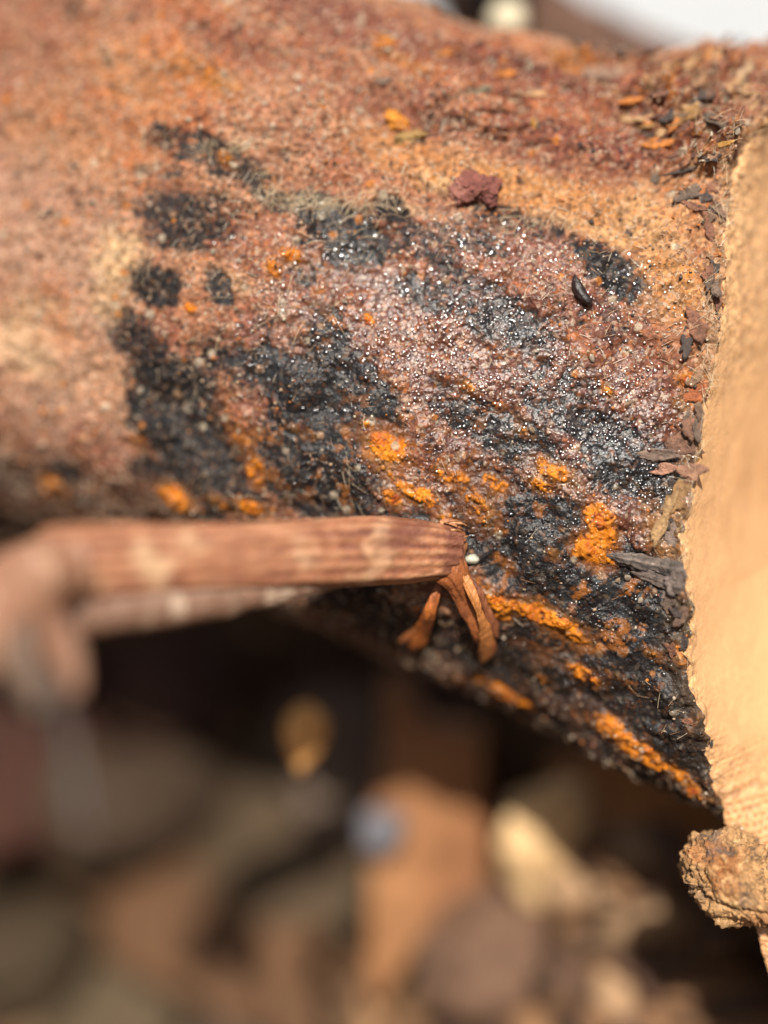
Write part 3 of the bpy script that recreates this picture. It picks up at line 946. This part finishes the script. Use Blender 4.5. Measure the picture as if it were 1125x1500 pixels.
# beads of wet film: fine glossy granules of the black crust
M_bead = material('bead', rough=0.17, fine=0.0, spec=1.0)
GV, GF, GC = [], [], []
o = 0
colf = col.reshape(len(ub), NV, 3)[:, :len(af)].reshape(-1, 3)
clump = fbm(bgf, 13, 4, 171)
for k in rng.choice(bsel, 84000):
    if rng.random() > wet_f[k] * 1.0 or bu[k] > 1030:
        continue
    if clump[k] + rng.uniform(-.5, .5) < -.15:
        continue
    r_ = .0017 + .0064 * rng.random() ** 2.6
    v, f = I1b if r_ > .0042 else I1c
    nn = bnf[k]
    nj = nn + rng.normal(0, .10, 3)
    nj /= np.linalg.norm(nj)
    V = (v - (v @ nj)[:, None] * nj * rng.uniform(.5, .82)) * r_ * rng.uniform(.7, 1.3, (1, 3)) + bgf[k] + nn * r_ * .02
    GV.append(V); GF.append(f + o); GC.append(np.tile(colf[k] * rng.uniform(.4, 1.5), (len(V), 1))); o += len(V)
print('beads', len(GV))
bd = build('wet_granules', np.concatenate(GV), np.concatenate(GF), M_bead, root, np.concatenate(GC))
bd['kind'] = 'stuff'

# larger single grains, each a part
grain_meshes = []
for s_ in range(5):
    v, f = blob_mesh(300 + s_, I2, .3, 1.6)
    for ci, c in enumerate(((.37, .30, .215), (.29, .19, .115), (.40, .13, .02), (.03, .026, .024))):
        grain_meshes.append((v, f, c))
GL = []
for (v, f, c) in grain_meshes:
    me = bpy.data.meshes.new('grain')
    me.from_pydata(v.tolist(), [], f.tolist())
    me.polygons.foreach_set('use_smooth', np.ones(len(me.polygons), bool))
    a = me.color_attributes.new('col', 'FLOAT_COLOR', 'POINT')
    cc = np.ones((len(v), 4), np.float32)
    cc[:, :3] = np.array(c)[None] * (1 + .2 * fbm(v, 3, 2, 3))[:, None]
    a.data.foreach_set('color', cc.ravel())
    me.materials.append(M_crumb)
    GL.append(me)
spots = [(490, 240, 6, 3), (478, 237, 7, 2), (573, 240, 6, 3), (388, 122, 6, 0), (510, 160, 5, 3), (730, 185, 6, 0), (537, 145, 6, 0), (505, 444, 7, 0), (314, 370, 9, 0), (347, 452, 8, 1), (350, 383, 6, 0), (208, 572, 9, 0), (194, 543, 7, 0), (274, 600, 8, 0), (350, 632, 7, 0), (868, 525, 8, 0), (780, 630, 8, 1), (918, 845, 9, 0), (938, 880, 8, 0), (918, 862, 6, 1), (905, 850, 7, 1),
         (640, 620, 5, 0), (1005, 172, 9, 0), (985, 168, 8, 1), (1062, 150, 9, 0), (1080, 195, 9, 0), (1025, 230, 8, 0), (1045, 225, 6, 0), (1018, 215, 6, 0), (955, 165, 7, 1), (972, 140, 6, 0), (740, 135, 6, 3), (680, 160, 6, 3), (628, 268, 5, 3), (850, 215, 6, 3), (760, 250, 6, 3), (470, 150, 6, 1), (700, 170, 5, 0), (430, 180, 5, 0), (300, 40, 10, 1), (160, 90, 9, 1), (330, 110, 8, 0), (240, 190, 8, 3), (232, 182, 7, 0), (120, 300, 8, 1), (60, 150, 9, 1), (900, 400, 5, 0), (1040, 420, 6, 1), (575, 175, 6, 3), (560, 210, 5, 3), (810, 240, 5, 3), (420, 100, 6, 0), (690, 215, 5, 1), (615, 260, 5, 1), (840, 170, 5, 0), (870, 190, 5, 3), (790, 190, 5, 1), (920, 240, 5, 3), (960, 260, 5, 3), (930, 290, 5, 1)]
while len(spots) < 95:
    spots.append((rng.uniform(20, 1090), rng.uniform(60, 640), rng.uniform(3., 4.8), rng.integers(1, 4)))
for (px, py, r_, ck) in spots:
    P, nn, tx, ty = bark_point(px, py)
    ob = bpy.data.objects.new('grain', GL[int(rng.integers(0, 5)) * 4 + int(ck)])
    COL.objects.link(ob)
    ob.parent = root
    ob.matrix_parent_inverse = root.matrix_world.inverted()
    ob.location = W(P + nn * r_ * SC * .4)
    ob.scale = np.array([1, .7, .5]) * r_ * .65 * SC * rng.uniform(.8, 1.2, 3)
    ob.rotation_euler = rng.uniform(0, 6.28, 3)

# ------------------------------------------------------------------ loose bits on the branch
fl = lump('bark_scale', 694, 277, 33, 27, 15, (.17, .050, .034), 501, 10, None, M_fluff, c2=(.26, .10, .07), amp=.34, sub=ico(5), sink=.3)
tag(fl, 'thick reddish brown scale lying on tan bark above the black fungus', 'bark scale')
fl = lump('bark_scale', 717, 290, 12, 15, 12, (.15, .044, .034), 505, 30, None, M_fluff, c2=(.24, .09, .065), amp=.38, sub=ico(4), sink=.3)
tag(fl, 'small broken chip touching the corner of the reddish brown scale', 'bark scale')
cx_ = lump('orange_crumb', 580, 180, 26, 12, 10, (.52, .19, .015), 511, -38, None, c2=(.36, .10, .012), amp=.55, sub=ico(4))
tag(cx_, 'ragged bright orange crumb on the upper bark', 'crumb')
cx_ = lump('olive_crumb', 600, 203, 22, 10, 9, (.26, .15, .045), 513, 10, None, c2=(.09, .07, .04), amp=.5, sub=ico(4))
tag(cx_, 'brown-olive crumb stuck under the ragged orange crumb', 'crumb')
P, nn, tx, ty = bark_point(853, 435)
v, f = ico(4)
V = v * np.array([26, 8.5, 8]) * (1 - .25 * v[:, :1]) * SC
V[:, 1] += .2 * V[:, 0] ** 2 / (26 * SC)
V = V * (1 + .10 * fbm(v, 4, 3, 5)[:, None])
V = place(V, P, nn, tx, ty, math.radians(-56), 0, .012)
sdp = build('seed', V, f, M_crumb, None, np.array((.022, .012, .010))[None] * (1 + .5 * fbm(V, 25, 3, 2))[:, None])
tag(sdp, 'slim dark brown seed lying on the bark near the sawn end', 'seed')
sg = lump('sand_grain', 693, 819, 11, 8, 8, (.34, .33, .25), 540, 0, None, M_crumb, amp=.15)
tag(sg, 'pale translucent sand grain beside the torn stem tip', 'sand grain')
V = I3[0] * np.array([.010, .009, .028]) * (1 + .15 * fbm(I3[0], 2, 2, 6))[:, None]
sdp = build('seed', V @ np.array([[.96, 0, -.28], [0, 1, 0], [.28, 0, .96]]) .T[:, :] + at(1039, 1082, 3.6), I3[1], M_crumb, None, np.tile(np.array((.04, .038, .036)), (len(V), 1)))
tag(sdp, 'tiny dark grey seed stuck on the sawn wood rim', 'seed')
V = I3[0] * np.array([.010, .010, .020]) + at(1086, 1222, 3.62)
sg = build('sand_grain', V, I3[1], M_crumb, None, np.tile(np.array((.75, .70, .62)), (len(V), 1)))
tag(sg, 'white grain stuck on the sawn wood above the fibrous knob', 'sand grain')

# ------------------------------------------------------------------ the dry plant stem in front


def tube(name, pts, mat, parent, colfn, nc=24, ridge=None, twist=0, cap=True, noise=.0, seed=0, up=(0, 0, 1)):
    """pts: list of (px, py, depth, half height px, half thickness px); swept closed tube, smoothed"""
    a = np.array(pts, float)
    kk = np.linspace(0, 1, len(a))
    nn_ = max(40, int(np.sum(np.hypot(np.diff(a[:, 0]), np.diff(a[:, 1]))) / 3))
    q = np.linspace(0, 1, nn_)
    b = np.stack([np.interp(q, kk, a[:, i]) for i in range(5)], 1)
    sm = max(1, nn_ // len(a) // 3)
    ker = np.ones(2 * sm + 1) / (2 * sm + 1)
    for _ in range(2):
        b = np.stack([np.convolve(np.pad(b[:, i], sm, mode='reflect', reflect_type='odd'), ker, 'valid') for i in range(5)], 1)
    C = np.array([at(*r_[:3]) for r_ in b])
    T = np.gradient(C, axis=0)
    T /= np.linalg.norm(T, axis=1, keepdims=True)
    view = np.array([0, -1.0, 0])
    S = np.cross(T, view)
    S /= np.linalg.norm(S, axis=1, keepdims=True)
    B = np.cross(S, T)
    B *= np.sign(B[:, 1:2]) * -1
    an = np.linspace(0, 2 * math.pi, nc, endpoint=False)
    sc_ = b[:, 2] * PX
    V = np.zeros((nn_, nc, 3))
    for j, t_ in enumerate(an):
        r_ = 1.0
        if ridge:
            r_ = 1 + ridge(t_, q)
        V[:, j] = C + S * (math.cos(t_ + twist) * b[:, 3] * sc_ * r_)[:, None] + B * (math.sin(t_ + twist) * b[:, 4] * sc_ * r_)[:, None]
    Vf = V.reshape(-1, 3)
    if noise:
        cc = np.repeat(C, nc, axis=0)
        Vf = Vf + (Vf - cc) * fbm(Vf, 14, 4, seed)[:, None] * noise
    F = grid_faces(nn_, nc, True).tolist()
    F += [list(range(nc)), list(range((nn_ - 1) * nc, nn_ * nc))[::-1]]
    Q = np.repeat(q, nc)
    AN = np.tile(an, nn_)
    return build(name, Vf, F, mat, parent, colfn(Vf, Q, AN))


def bd_(px, py, off=0.0):
    P = bark_point(px, py)[0]
    return P[1] + CAM_D - off


tipd = bd_(655, 790) - .03
st = empty('plant_stem', at(655, 830, tipd))
tag(st, 'dry reddish brown ridged plant stem with frayed tip in front of bark', 'plant stem')


def stem_col(V, Q, AN):
    lon = np.sin(AN * 17 + 1.2 * fbm(V * np.array([.25, 1, 1]), 12, 3, 4))
    f_ = fbm(V * np.array([.12, 1, 1]), 30, 4, 3)
    c = np.tile(np.array([.29, .110, .050]), (len(V), 1))
    c = mix(c, (.42, .20, .10), sstep(-.1, .8, lon * .6 + f_ * .7) * .85)
    c = mix(c, (.105, .030, .017), sstep(.1, .8, -lon * .6 - f_ * .6) * .85)
    pale = sstep(.3, .9, fbm(V, 10, 5, 41)) * sstep(.85, .4, Q)
    c = mix(c, (.56, .36, .20), pale * .75)
    dark = sstep(.60, .66, Q + .05 * np.sin(AN * 2) + .03 * fbm(V, 12, 3, 9)) * sstep(.0, -.35, np.cos(AN) - .15 + .9 * sstep(.66, .86, Q))
    dark = np.maximum(dark, sstep(.86, .9, Q + .02 * fbm(V, 10, 2, 4)))
    c = mix(c, (.135, .042, .022), dark * .8)
    return c


def ridges(t_, q):
    box = (abs(math.cos(t_)) ** 3.2 + abs(math.sin(t_)) ** 3.2) ** (-1 / 3.2) - 1
    return box * .9 - .03 + .032 * math.sin(17 * t_) + .02 * math.sin(9 * t_ + 1) + .02 * np.sin(q * 9 + t_ * 2)


dS = lambda q: 3.00 + (tipd - 3.00) * q
stalk_pts = [(62, 826, dS(.04), 50, 38), (90, 826, dS(.09), 56, 42), (200, 822, dS(.25), 54, 40), (350, 816, dS(.48), 50, 38), (460, 810, dS(.66), 51, 38), (540, 806, dS(.80), 52, 38), (600, 806, dS(.9), 47, 36), (640, 808, dS(.96), 41, 33), (664, 810, dS(1.0), 37, 30)]
tube('stalk', stalk_pts, M_stem, st, stem_col, nc=96, ridge=ridges, noise=.03, seed=3)


def plain(c1, c2, sd_):
    def fn(V, Q, AN):
        return mix(np.tile(np.array(c1, float), (len(V), 1)), c2, sstep(-.2, .6, fbm(V * np.array([1, 1, .35]), 22, 4, sd_)))
    return fn


# pale papery sheath clinging to the underside of the stem
tube('sheath', [(50, 890, dS(.05), 48, 30), (180, 884, dS(.23), 44, 30), (290, 877, dS(.39), 35, 27), (380, 866, dS(.53), 26, 22), (450, 858, dS(.64), 14, 15), (520, 850, dS(.76), 5, 8)], M_stem, st,
     plain((.20, .105, .065), (.44, .31, .215), 8), nc=28, noise=.10, seed=8)
# swollen node at the near end, with rags of sheath hanging from it
tube('node', [(-110, 1000, 2.70, 56, 50), (-60, 955, 2.76, 62, 52), (-10, 905, 2.84, 68, 54), (30, 870, 2.92, 66, 52), (64, 846, 2.98, 60, 46), (100, 834, 3.03, 54, 40), (125, 828, 3.05, 48, 36)], M_stem, st, plain((.25, .115, .062), (.36, .20, .12), 12), nc=48, noise=.10, seed=9)
tube('sheath_rag', [(60, 910, 2.86, 40, 16), (85, 950, 2.80, 34, 14), (104, 990, 2.74, 24, 10), (110, 1020, 2.70, 10, 6)], M_stem, st, plain((.20, .095, .05), (.15, .065, .033), 14), nc=24, noise=.15, seed=10)
tube('sheath_rag', [(10, 910, 2.82, 40, 14), (26, 960, 2.76, 34, 10), (42, 1000, 2.70, 24, 9), (60, 1040, 2.64, 10, 5)], M_stem, st, plain((.10, .062, .04), (.14, .09, .06), 16), nc=24, noise=.15, seed=11)
tube('root_thread', [(70, 985, 2.72, 16, 9), (95, 1060, 2.58, 13, 8), (110, 1150, 2.48, 16, 8), (122, 1225, 2.44, 8, 5)], M_stem, st, plain((.035, .023, .016), (.05, .034, .025), 18), nc=16, noise=.1, seed=12)
# torn tip
so = .055
tube('torn_edge', [(645, 768, tipd - .03, 6, 5), (660, 764, tipd - .01, 8, 6), (672, 780, tipd, 10, 8), (676, 800, tipd, 9, 8), (672, 830, tipd, 6, 6)], M_strand, st, plain((.42, .17, .07), (.20, .07, .03), 21), nc=20, noise=.45, seed=20)
SR = lambda t_, q: .10 * math.sin(5 * t_) + .07 * math.sin(11 * t_) + .06 * np.sin(q * 23 + t_ * 3)
tube('strand', [(618, 812, tipd - .02, 34, 26), (645, 822, tipd - .03, 31, 20), (666, 842, tipd - .04, 22, 11), (683, 872, bd_(683, 872, so), 17, 5), (695, 905, bd_(695, 905, so), 13, 4), (702, 930, bd_(702, 930, so), 10, 4), (706, 945, bd_(706, 945, .04), 4, 3)], M_strand, st, plain((.27, .085, .027), (.13, .040, .018), 22), nc=48, ridge=SR, noise=.22, seed=21)
tube('strand', [(655, 822, tipd - .05, 8, 5), (680, 845, bd_(684, 850, .08), 7, 4), (699, 885, bd_(702, 885, .085), 6, 3), (709, 920, bd_(712, 920, .075), 9, 3), (714, 945, bd_(714, 945, .06), 12, 3), (712, 958, bd_(712, 958, .05), 8, 3), (707, 968, bd_(707, 968, .04), 3, 2)], M_strand, st, plain((.44, .17, .05), (.26, .085, .03), 23), nc=32, ridge=SR, noise=.3, seed=22)
tube('strand', [(675, 835, tipd - .02, 8, 5), (700, 866, bd_(700, 868, .04), 8, 4), (715, 896, bd_(716, 898, .035), 6, 3), (723, 916, bd_(724, 918, .03), 8, 3), (728, 934, bd_(727, 932, .02), 3, 2)], M_strand, st, plain((.24, .085, .038), (.14, .046, .022), 24), nc=24, ridge=SR, noise=.3, seed=23)
tube('strand', [(646, 846, tipd + .02, 4, 4), (638, 872, bd_(636, 875, .07), 6, 4), (629, 898, bd_(626, 900, .07), 8, 4), (617, 924, bd_(615, 925, .06), 11, 4), (611, 938, bd_(607, 940, .05), 13, 4), (604, 948, bd_(600, 948, .04), 5, 3)], M_strand, st, plain((.42, .125, .025), (.26, .075, .022), 25), nc=24, ridge=SR, noise=.3, seed=24)
tube('strand', [(628, 900, bd_(628, 900, .06), 4, 3), (610, 922, bd_(610, 922, .06), 4, 3), (592, 936, bd_(592, 936, .05), 5, 3), (584, 938, bd_(584, 938, .04), 2, 2)], M_strand, st, plain((.36, .12, .035), (.26, .08, .03), 26), nc=16, ridge=SR, noise=.3, seed=25)
r4 = random.Random(3)
for k in range(9):
    x0, y0 = r4.uniform(650, 676), r4.uniform(762, 830)
    x1, y1 = x0 + r4.uniform(4, 20), y0 + r4.uniform(-14, 16)
    tube('fibre', [(x0 - 8, y0, tipd - .05, 2.5, 2.5), ((x0 + x1) / 2, (y0 + y1) / 2 - 2, tipd - .05, 1.8, 1.8), (x1, y1, tipd - .03, .8, .8)], M_strand, st, plain((.42, .20, .09), (.26, .10, .04), 40 + k), nc=8, noise=.2, seed=40 + k)

# ------------------------------------------------------------------ ground and what lies on it
gn = 260
gxs = np.sinh(np.linspace(-5.2, 5.2, gn)) * 2.2
gys = np.sinh(np.linspace(-5.2, 5.2, gn)) * 2.2 + 4
GX, GY = np.meshgrid(gxs, gys, indexing='ij')
gp = np.stack([GX.ravel(), GY.ravel(), np.zeros(gn * gn)], 1)


def ground_h(x, y):
    pp = np.stack([x, y, x * 0], 1)
    h_ = .16 * fbm(pp, .5, 4, 2) + .09 * fbm(pp, 1.6, 3, 5)
    h_ += 1.72 * np.exp(-((x - 1.05) / .95) ** 2 - ((y - .98) / .75) ** 2)
    h_ += 2.35 * np.exp(-((y - 3.1) / .75) ** 2) * sstep(-7, -4, x) * sstep(6, 3, x)       # bank added behind the branch, hides sunlit ground so the hollow stays dark
    h_ += 2.15 * np.exp(-((x - 3.1) / 1.0) ** 2 - ((y - .7) / 1.3) ** 2)       # litter heaped under both ends of the branch
    h_ += 2.9 * np.exp(-((x + 3.3) / 1.0) ** 2 - ((y - .9) / 1.3) ** 2)
    return h_


gp[:, 2] = ground_h(gp[:, 0], gp[:, 1])
gcol = mix(np.tile(np.array([.048, .026, .014]), (len(gp), 1)), (.115, .063, .032), sstep(-.2, .6, fbm(gp, .9, 4, 9)))
ground = build('ground', gp, grid_faces(gn, gn)[:, ::-1], M_soil, None, gcol, world_space=True)
tag(ground, kind='structure')


def ground_hit(px, py):
    o_ = W([0, -CAM_D, 0])
    d_ = W(at(px, py, 1.0)) - o_
    d_ = W(at(px, py, 1.0 + 0)) - W([0, -CAM_D, 0])
    for t_ in np.linspace(2, 30, 1500):
        q = o_ + d_ * t_
        if q[2] < ground_h(np.array([q[0]]), np.array([q[1]]))[0]:
            return q
    return o_ + d_ * 12


def chip(name, label, cat, px, py, lx, ly, th, color, c2, seed, yaw=0, lean=35, rollx=0, height=.0, group=None, stone=False, mat=None, depth=None):
    """a split piece of wood (or a stone) lying on the ground, centre seen at a pixel; sizes in cm"""
    q = ground_hit(px, py)
    cam_p = W([0, -CAM_D, 0])
    if height:
        t_ = height / (cam_p[2] - q[2])
        q = q + (cam_p - q) * t_
    if depth:
        q = W(at(px, py, depth))
    if stone:
        v, f = blob_mesh(seed, ico(4), .22, 1.1)
        V = v * np.array([lx, ly, th])
    else:
        bm = bmesh.new()
        bmesh.ops.create_cube(bm, size=2)
        bmesh.ops.subdivide_edges(bm, edges=bm.edges[:], cuts=9, use_grid_fill=True)
        v = np.array([w_.co[:] for w_ in bm.verts])
        f = [[w_.index for w_ in fc.verts] for fc in bm.faces]
        bm.free()
        v = v * (1 - .10 * np.sum(v ** 2 > .9, axis=1, keepdims=True) * .35)
        V = v * np.array([lx, ly, th])
        V[:, 2] += -.25 * lx * v[:, 0] ** 2 * .3
        V[:, 1] *= 1 + .25 * vnoise(np.stack([v[:, 0] * 1.3 + seed, v[:, 0] * 0, v[:, 0] * 0], 1), seed)
        V[:, 0] *= 1 + .22 * vnoise(np.stack([v[:, 1] * 1.7 + seed, v[:, 0] * 0, v[:, 0] * 0], 1), seed + 3)
        V = V + .06 * min(lx, ly) * np.stack([fbm(v, 1.4, 3, seed + k) for k in range(3)], 1)
    R_ = Matrix.Rotation(math.radians(yaw), 3, 'Z') @ Matrix.Rotation(math.radians(lean), 3, 'X') @ Matrix.Rotation(math.radians(rollx), 3, 'Y')
    V = V @ np.array(R_).T + q
    mc = mix(np.tile(np.array(color, float), (len(V), 1)), c2, sstep(-.3, .5, fbm(V, 2.2, 4, seed)))
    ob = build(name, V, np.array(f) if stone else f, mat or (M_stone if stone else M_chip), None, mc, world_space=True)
    tag(ob, label, cat, group)
    return ob


chip('wood_chip', 'pale cream wood chip lit by sun under the branch, brightest of the litter', 'wood chip', 805, 1232, .25, .27, .10, (.50, .32, .155), (.56, .37, .19), 1, 12, 78, 8, depth=4.9, stone=True, mat=M_chip)
chip('wood_chip', 'upright warm brown wood chip standing beside the cream chip', 'wood chip', 628, 1225, .24, .60, .12, (.27, .125, .052), (.20, .085, .036), 2, -8, 72, 5, depth=5.15)
chip('wood_chip', 'rust brown wood chip just under the dark lower edge of the bark', 'wood chip', 930, 1180, .46, .20, .08, (.26, .11, .035), (.20, .08, .035), 3, -14, 50, 0, depth=4.95)
chip('stone', 'mauve grey stone below the cream wood chip', 'stone', 735, 1395, .40, .30, .26, (.12, .066, .040), (.09, .05, .031), 4, 10, 10, 0, .1, stone=True)
chip('wood_chip', 'grey tan wood chip left of the fibrous knob', 'wood chip', 945, 1330, .34, .40, .08, (.22, .125, .068), (.17, .095, .055), 5, 20, 60, 0, depth=5.1)
chip('wood_chip', 'bright orange brown wood chip cut by the lower right corner of the picture', 'wood chip', 1010, 1492, .36, .16, .08, (.40, .16, .045), (.42, .22, .09), 6, 14, 55, 0, depth=4.75)
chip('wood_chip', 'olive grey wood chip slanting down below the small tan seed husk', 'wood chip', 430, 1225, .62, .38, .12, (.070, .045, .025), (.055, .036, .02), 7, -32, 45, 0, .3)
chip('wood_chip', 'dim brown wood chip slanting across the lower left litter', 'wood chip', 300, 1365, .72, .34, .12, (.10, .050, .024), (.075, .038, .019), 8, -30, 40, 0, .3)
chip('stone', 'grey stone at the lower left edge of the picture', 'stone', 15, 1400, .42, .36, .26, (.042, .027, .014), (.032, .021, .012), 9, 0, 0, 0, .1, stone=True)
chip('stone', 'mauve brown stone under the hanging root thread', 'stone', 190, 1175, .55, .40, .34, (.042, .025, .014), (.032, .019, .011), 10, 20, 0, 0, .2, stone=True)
hk = empty('seed_husk', at(446, 1128, 4.4))
tag(hk, 'small tan seed husk hanging in the dark hollow below the stem', 'seed husk')
tube('husk', [(446, 1032, 4.4, 12, 12), (447, 1048, 4.4, 30, 28), (447, 1075, 4.4, 35, 32), (444, 1100, 4.4, 26, 24), (441, 1120, 4.4, 12, 12), (440, 1132, 4.4, 4, 4)], M_chip, hk, plain((.56, .28, .09), (.50, .24, .08), 70), nc=24, noise=.06, seed=71)
tube('thread', [(448, 890, 4.1, .7, .7), (447, 970, 4.3, .7, .7), (446, 1036, 4.4, .7, .7)], M_strand, hk, plain((.05, .03, .02), (.04, .025, .015), 72), nc=6)
chip('pebble', 'small blue grey pebble left of the upright brown chip', 'pebble', 556, 1215, .105, .10, .105, (.16, .155, .165), (.125, .12, .13), 12, 0, 0, 0, depth=5.0, stone=True)
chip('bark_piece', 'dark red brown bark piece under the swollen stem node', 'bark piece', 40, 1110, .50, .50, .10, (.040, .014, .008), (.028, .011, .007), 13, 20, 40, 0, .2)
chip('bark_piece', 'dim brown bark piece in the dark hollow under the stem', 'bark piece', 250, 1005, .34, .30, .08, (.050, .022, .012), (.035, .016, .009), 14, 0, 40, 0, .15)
chip('wood_chip', 'tan wood chip at the bottom edge left of the mauve stone', 'wood chip', 585, 1505, .18, .16, .08, (.27, .145, .068), (.23, .12, .055), 15, 30, 45, 0, .3)
chip('stone', 'dim mauve stone cut by the bottom edge of the picture', 'stone', 380, 1510, .46, .30, .22, (.085, .054, .034), (.065, .042, .027), 16, 0, 0, 0, .05, stone=True)
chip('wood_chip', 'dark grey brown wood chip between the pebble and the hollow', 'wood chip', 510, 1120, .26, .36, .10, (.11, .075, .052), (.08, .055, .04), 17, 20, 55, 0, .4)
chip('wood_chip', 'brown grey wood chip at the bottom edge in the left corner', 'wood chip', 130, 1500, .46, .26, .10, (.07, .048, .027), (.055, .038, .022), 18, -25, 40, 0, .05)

# fine litter over the ground: nobody could count it
LV, LF, LC = [], [], []
o = 0
for k in range(4200):
    x_, y_ = (rng.uniform(-9, 9), rng.uniform(-2, 14)) if k < 2200 else (rng.normal(.9, 1.0), rng.normal(.9, .8))
    v, f = I1
    s_ = rng.uniform(.05, .22)
    R_ = np.array(Matrix.Rotation(rng.uniform(0, 6.28), 3, 'Z') @ Matrix.Rotation(rng.uniform(-.7, .7), 3, 'X'))
    V = (v * np.array([1.6, .7, .35]) * s_ * (1 + rng.uniform(-.2, .2, (len(v), 1)))) @ R_.T + np.array([x_, y_, ground_h(np.array([x_]), np.array([y_]))[0] + .2 * s_])
    g = rng.random()
    c = np.array((.22, .115, .055) if g < .4 else ((.11, .06, .038) if g < .8 else (.36, .22, .12)))
    LV.append(V); LF.append(f + o); LC.append(np.tile(c * rng.uniform(.4, .95), (len(V), 1))); o += len(V)
lit = build('litter', np.concatenate(LV), np.concatenate(LF), M_chip, None, np.concatenate(LC), world_space=True)
tag(lit, 'fine brown wood litter covering the ground under the branch', 'litter', kind='stuff')

# behind the branch, far out of focus
def blur_tube(name, label, cat, pts, c1, c2, sd_, nz=.12):
    b = tube(name, pts, M_chip, None, plain(c1, c2, sd_), nc=32, noise=nz, seed=sd_)
    tag(b, label, cat)
    return b


blur_tube('branch', 'blurred brown branch sloping down behind the debris on top of the bark', 'branch',
          [(690, -60, 5.5, 80, 90), (760, 50, 5.4, 80, 90), (850, 112, 5.35, 92, 92), (1000, 165, 5.3, 88, 88), (1200, 225, 5.3, 85, 85), (1500, 420, 5.3, 85, 85), (1700, 640, 5.3, 75, 75)], (.105, .055, .036), (.07, .036, .025), 31, .05)
V = I3[0] * np.array([.075, .07, .07]) * (1 + .15 * fbm(I3[0], 1.5, 2, 3))[:, None] + at(742, 32, 4.5)
pb = build('pebble', V, I3[1], M_stone, None, np.tile(np.array((.60, .52, .36)), (len(V), 1)))
tag(pb, 'pale cream pebble blurred behind the top of the branch', 'pebble')
V = blob_mesh(77, I3, .3)[0] * np.array([.16, .12, .10]) + at(728, -16, 5.0)
dk = build('bark_piece', V, I3[1], M_stone, None, np.tile(np.array((.014, .012, .012)), (len(V), 1)))
tag(dk, 'black scrap of bark at the top edge behind the pale pebble', 'bark piece')

wv = np.array([[-120, 70, -5], [160, 70, -5], [160, 70, 60], [-120, 70, 60], [-120, 74, -5], [160, 74, -5], [160, 74, 60], [-120, 74, 60]], float)  # white backdrop added to stand in for the bright sky
M_backdrop = material('backdrop_white', (.46, .48, .495), .8, False, fine=.06, fine_scale=.3, bump=(('noise', 1.5, .1, (1, 1, 1)),))
backdrop = build('backdrop', wv, [[0, 1, 2, 3], [5, 4, 7, 6], [1, 5, 6, 2], [4, 0, 3, 7], [3, 2, 6, 7], [4, 5, 1, 0]], M_backdrop, None, smooth=False, world_space=True)
tag(backdrop, kind='structure')
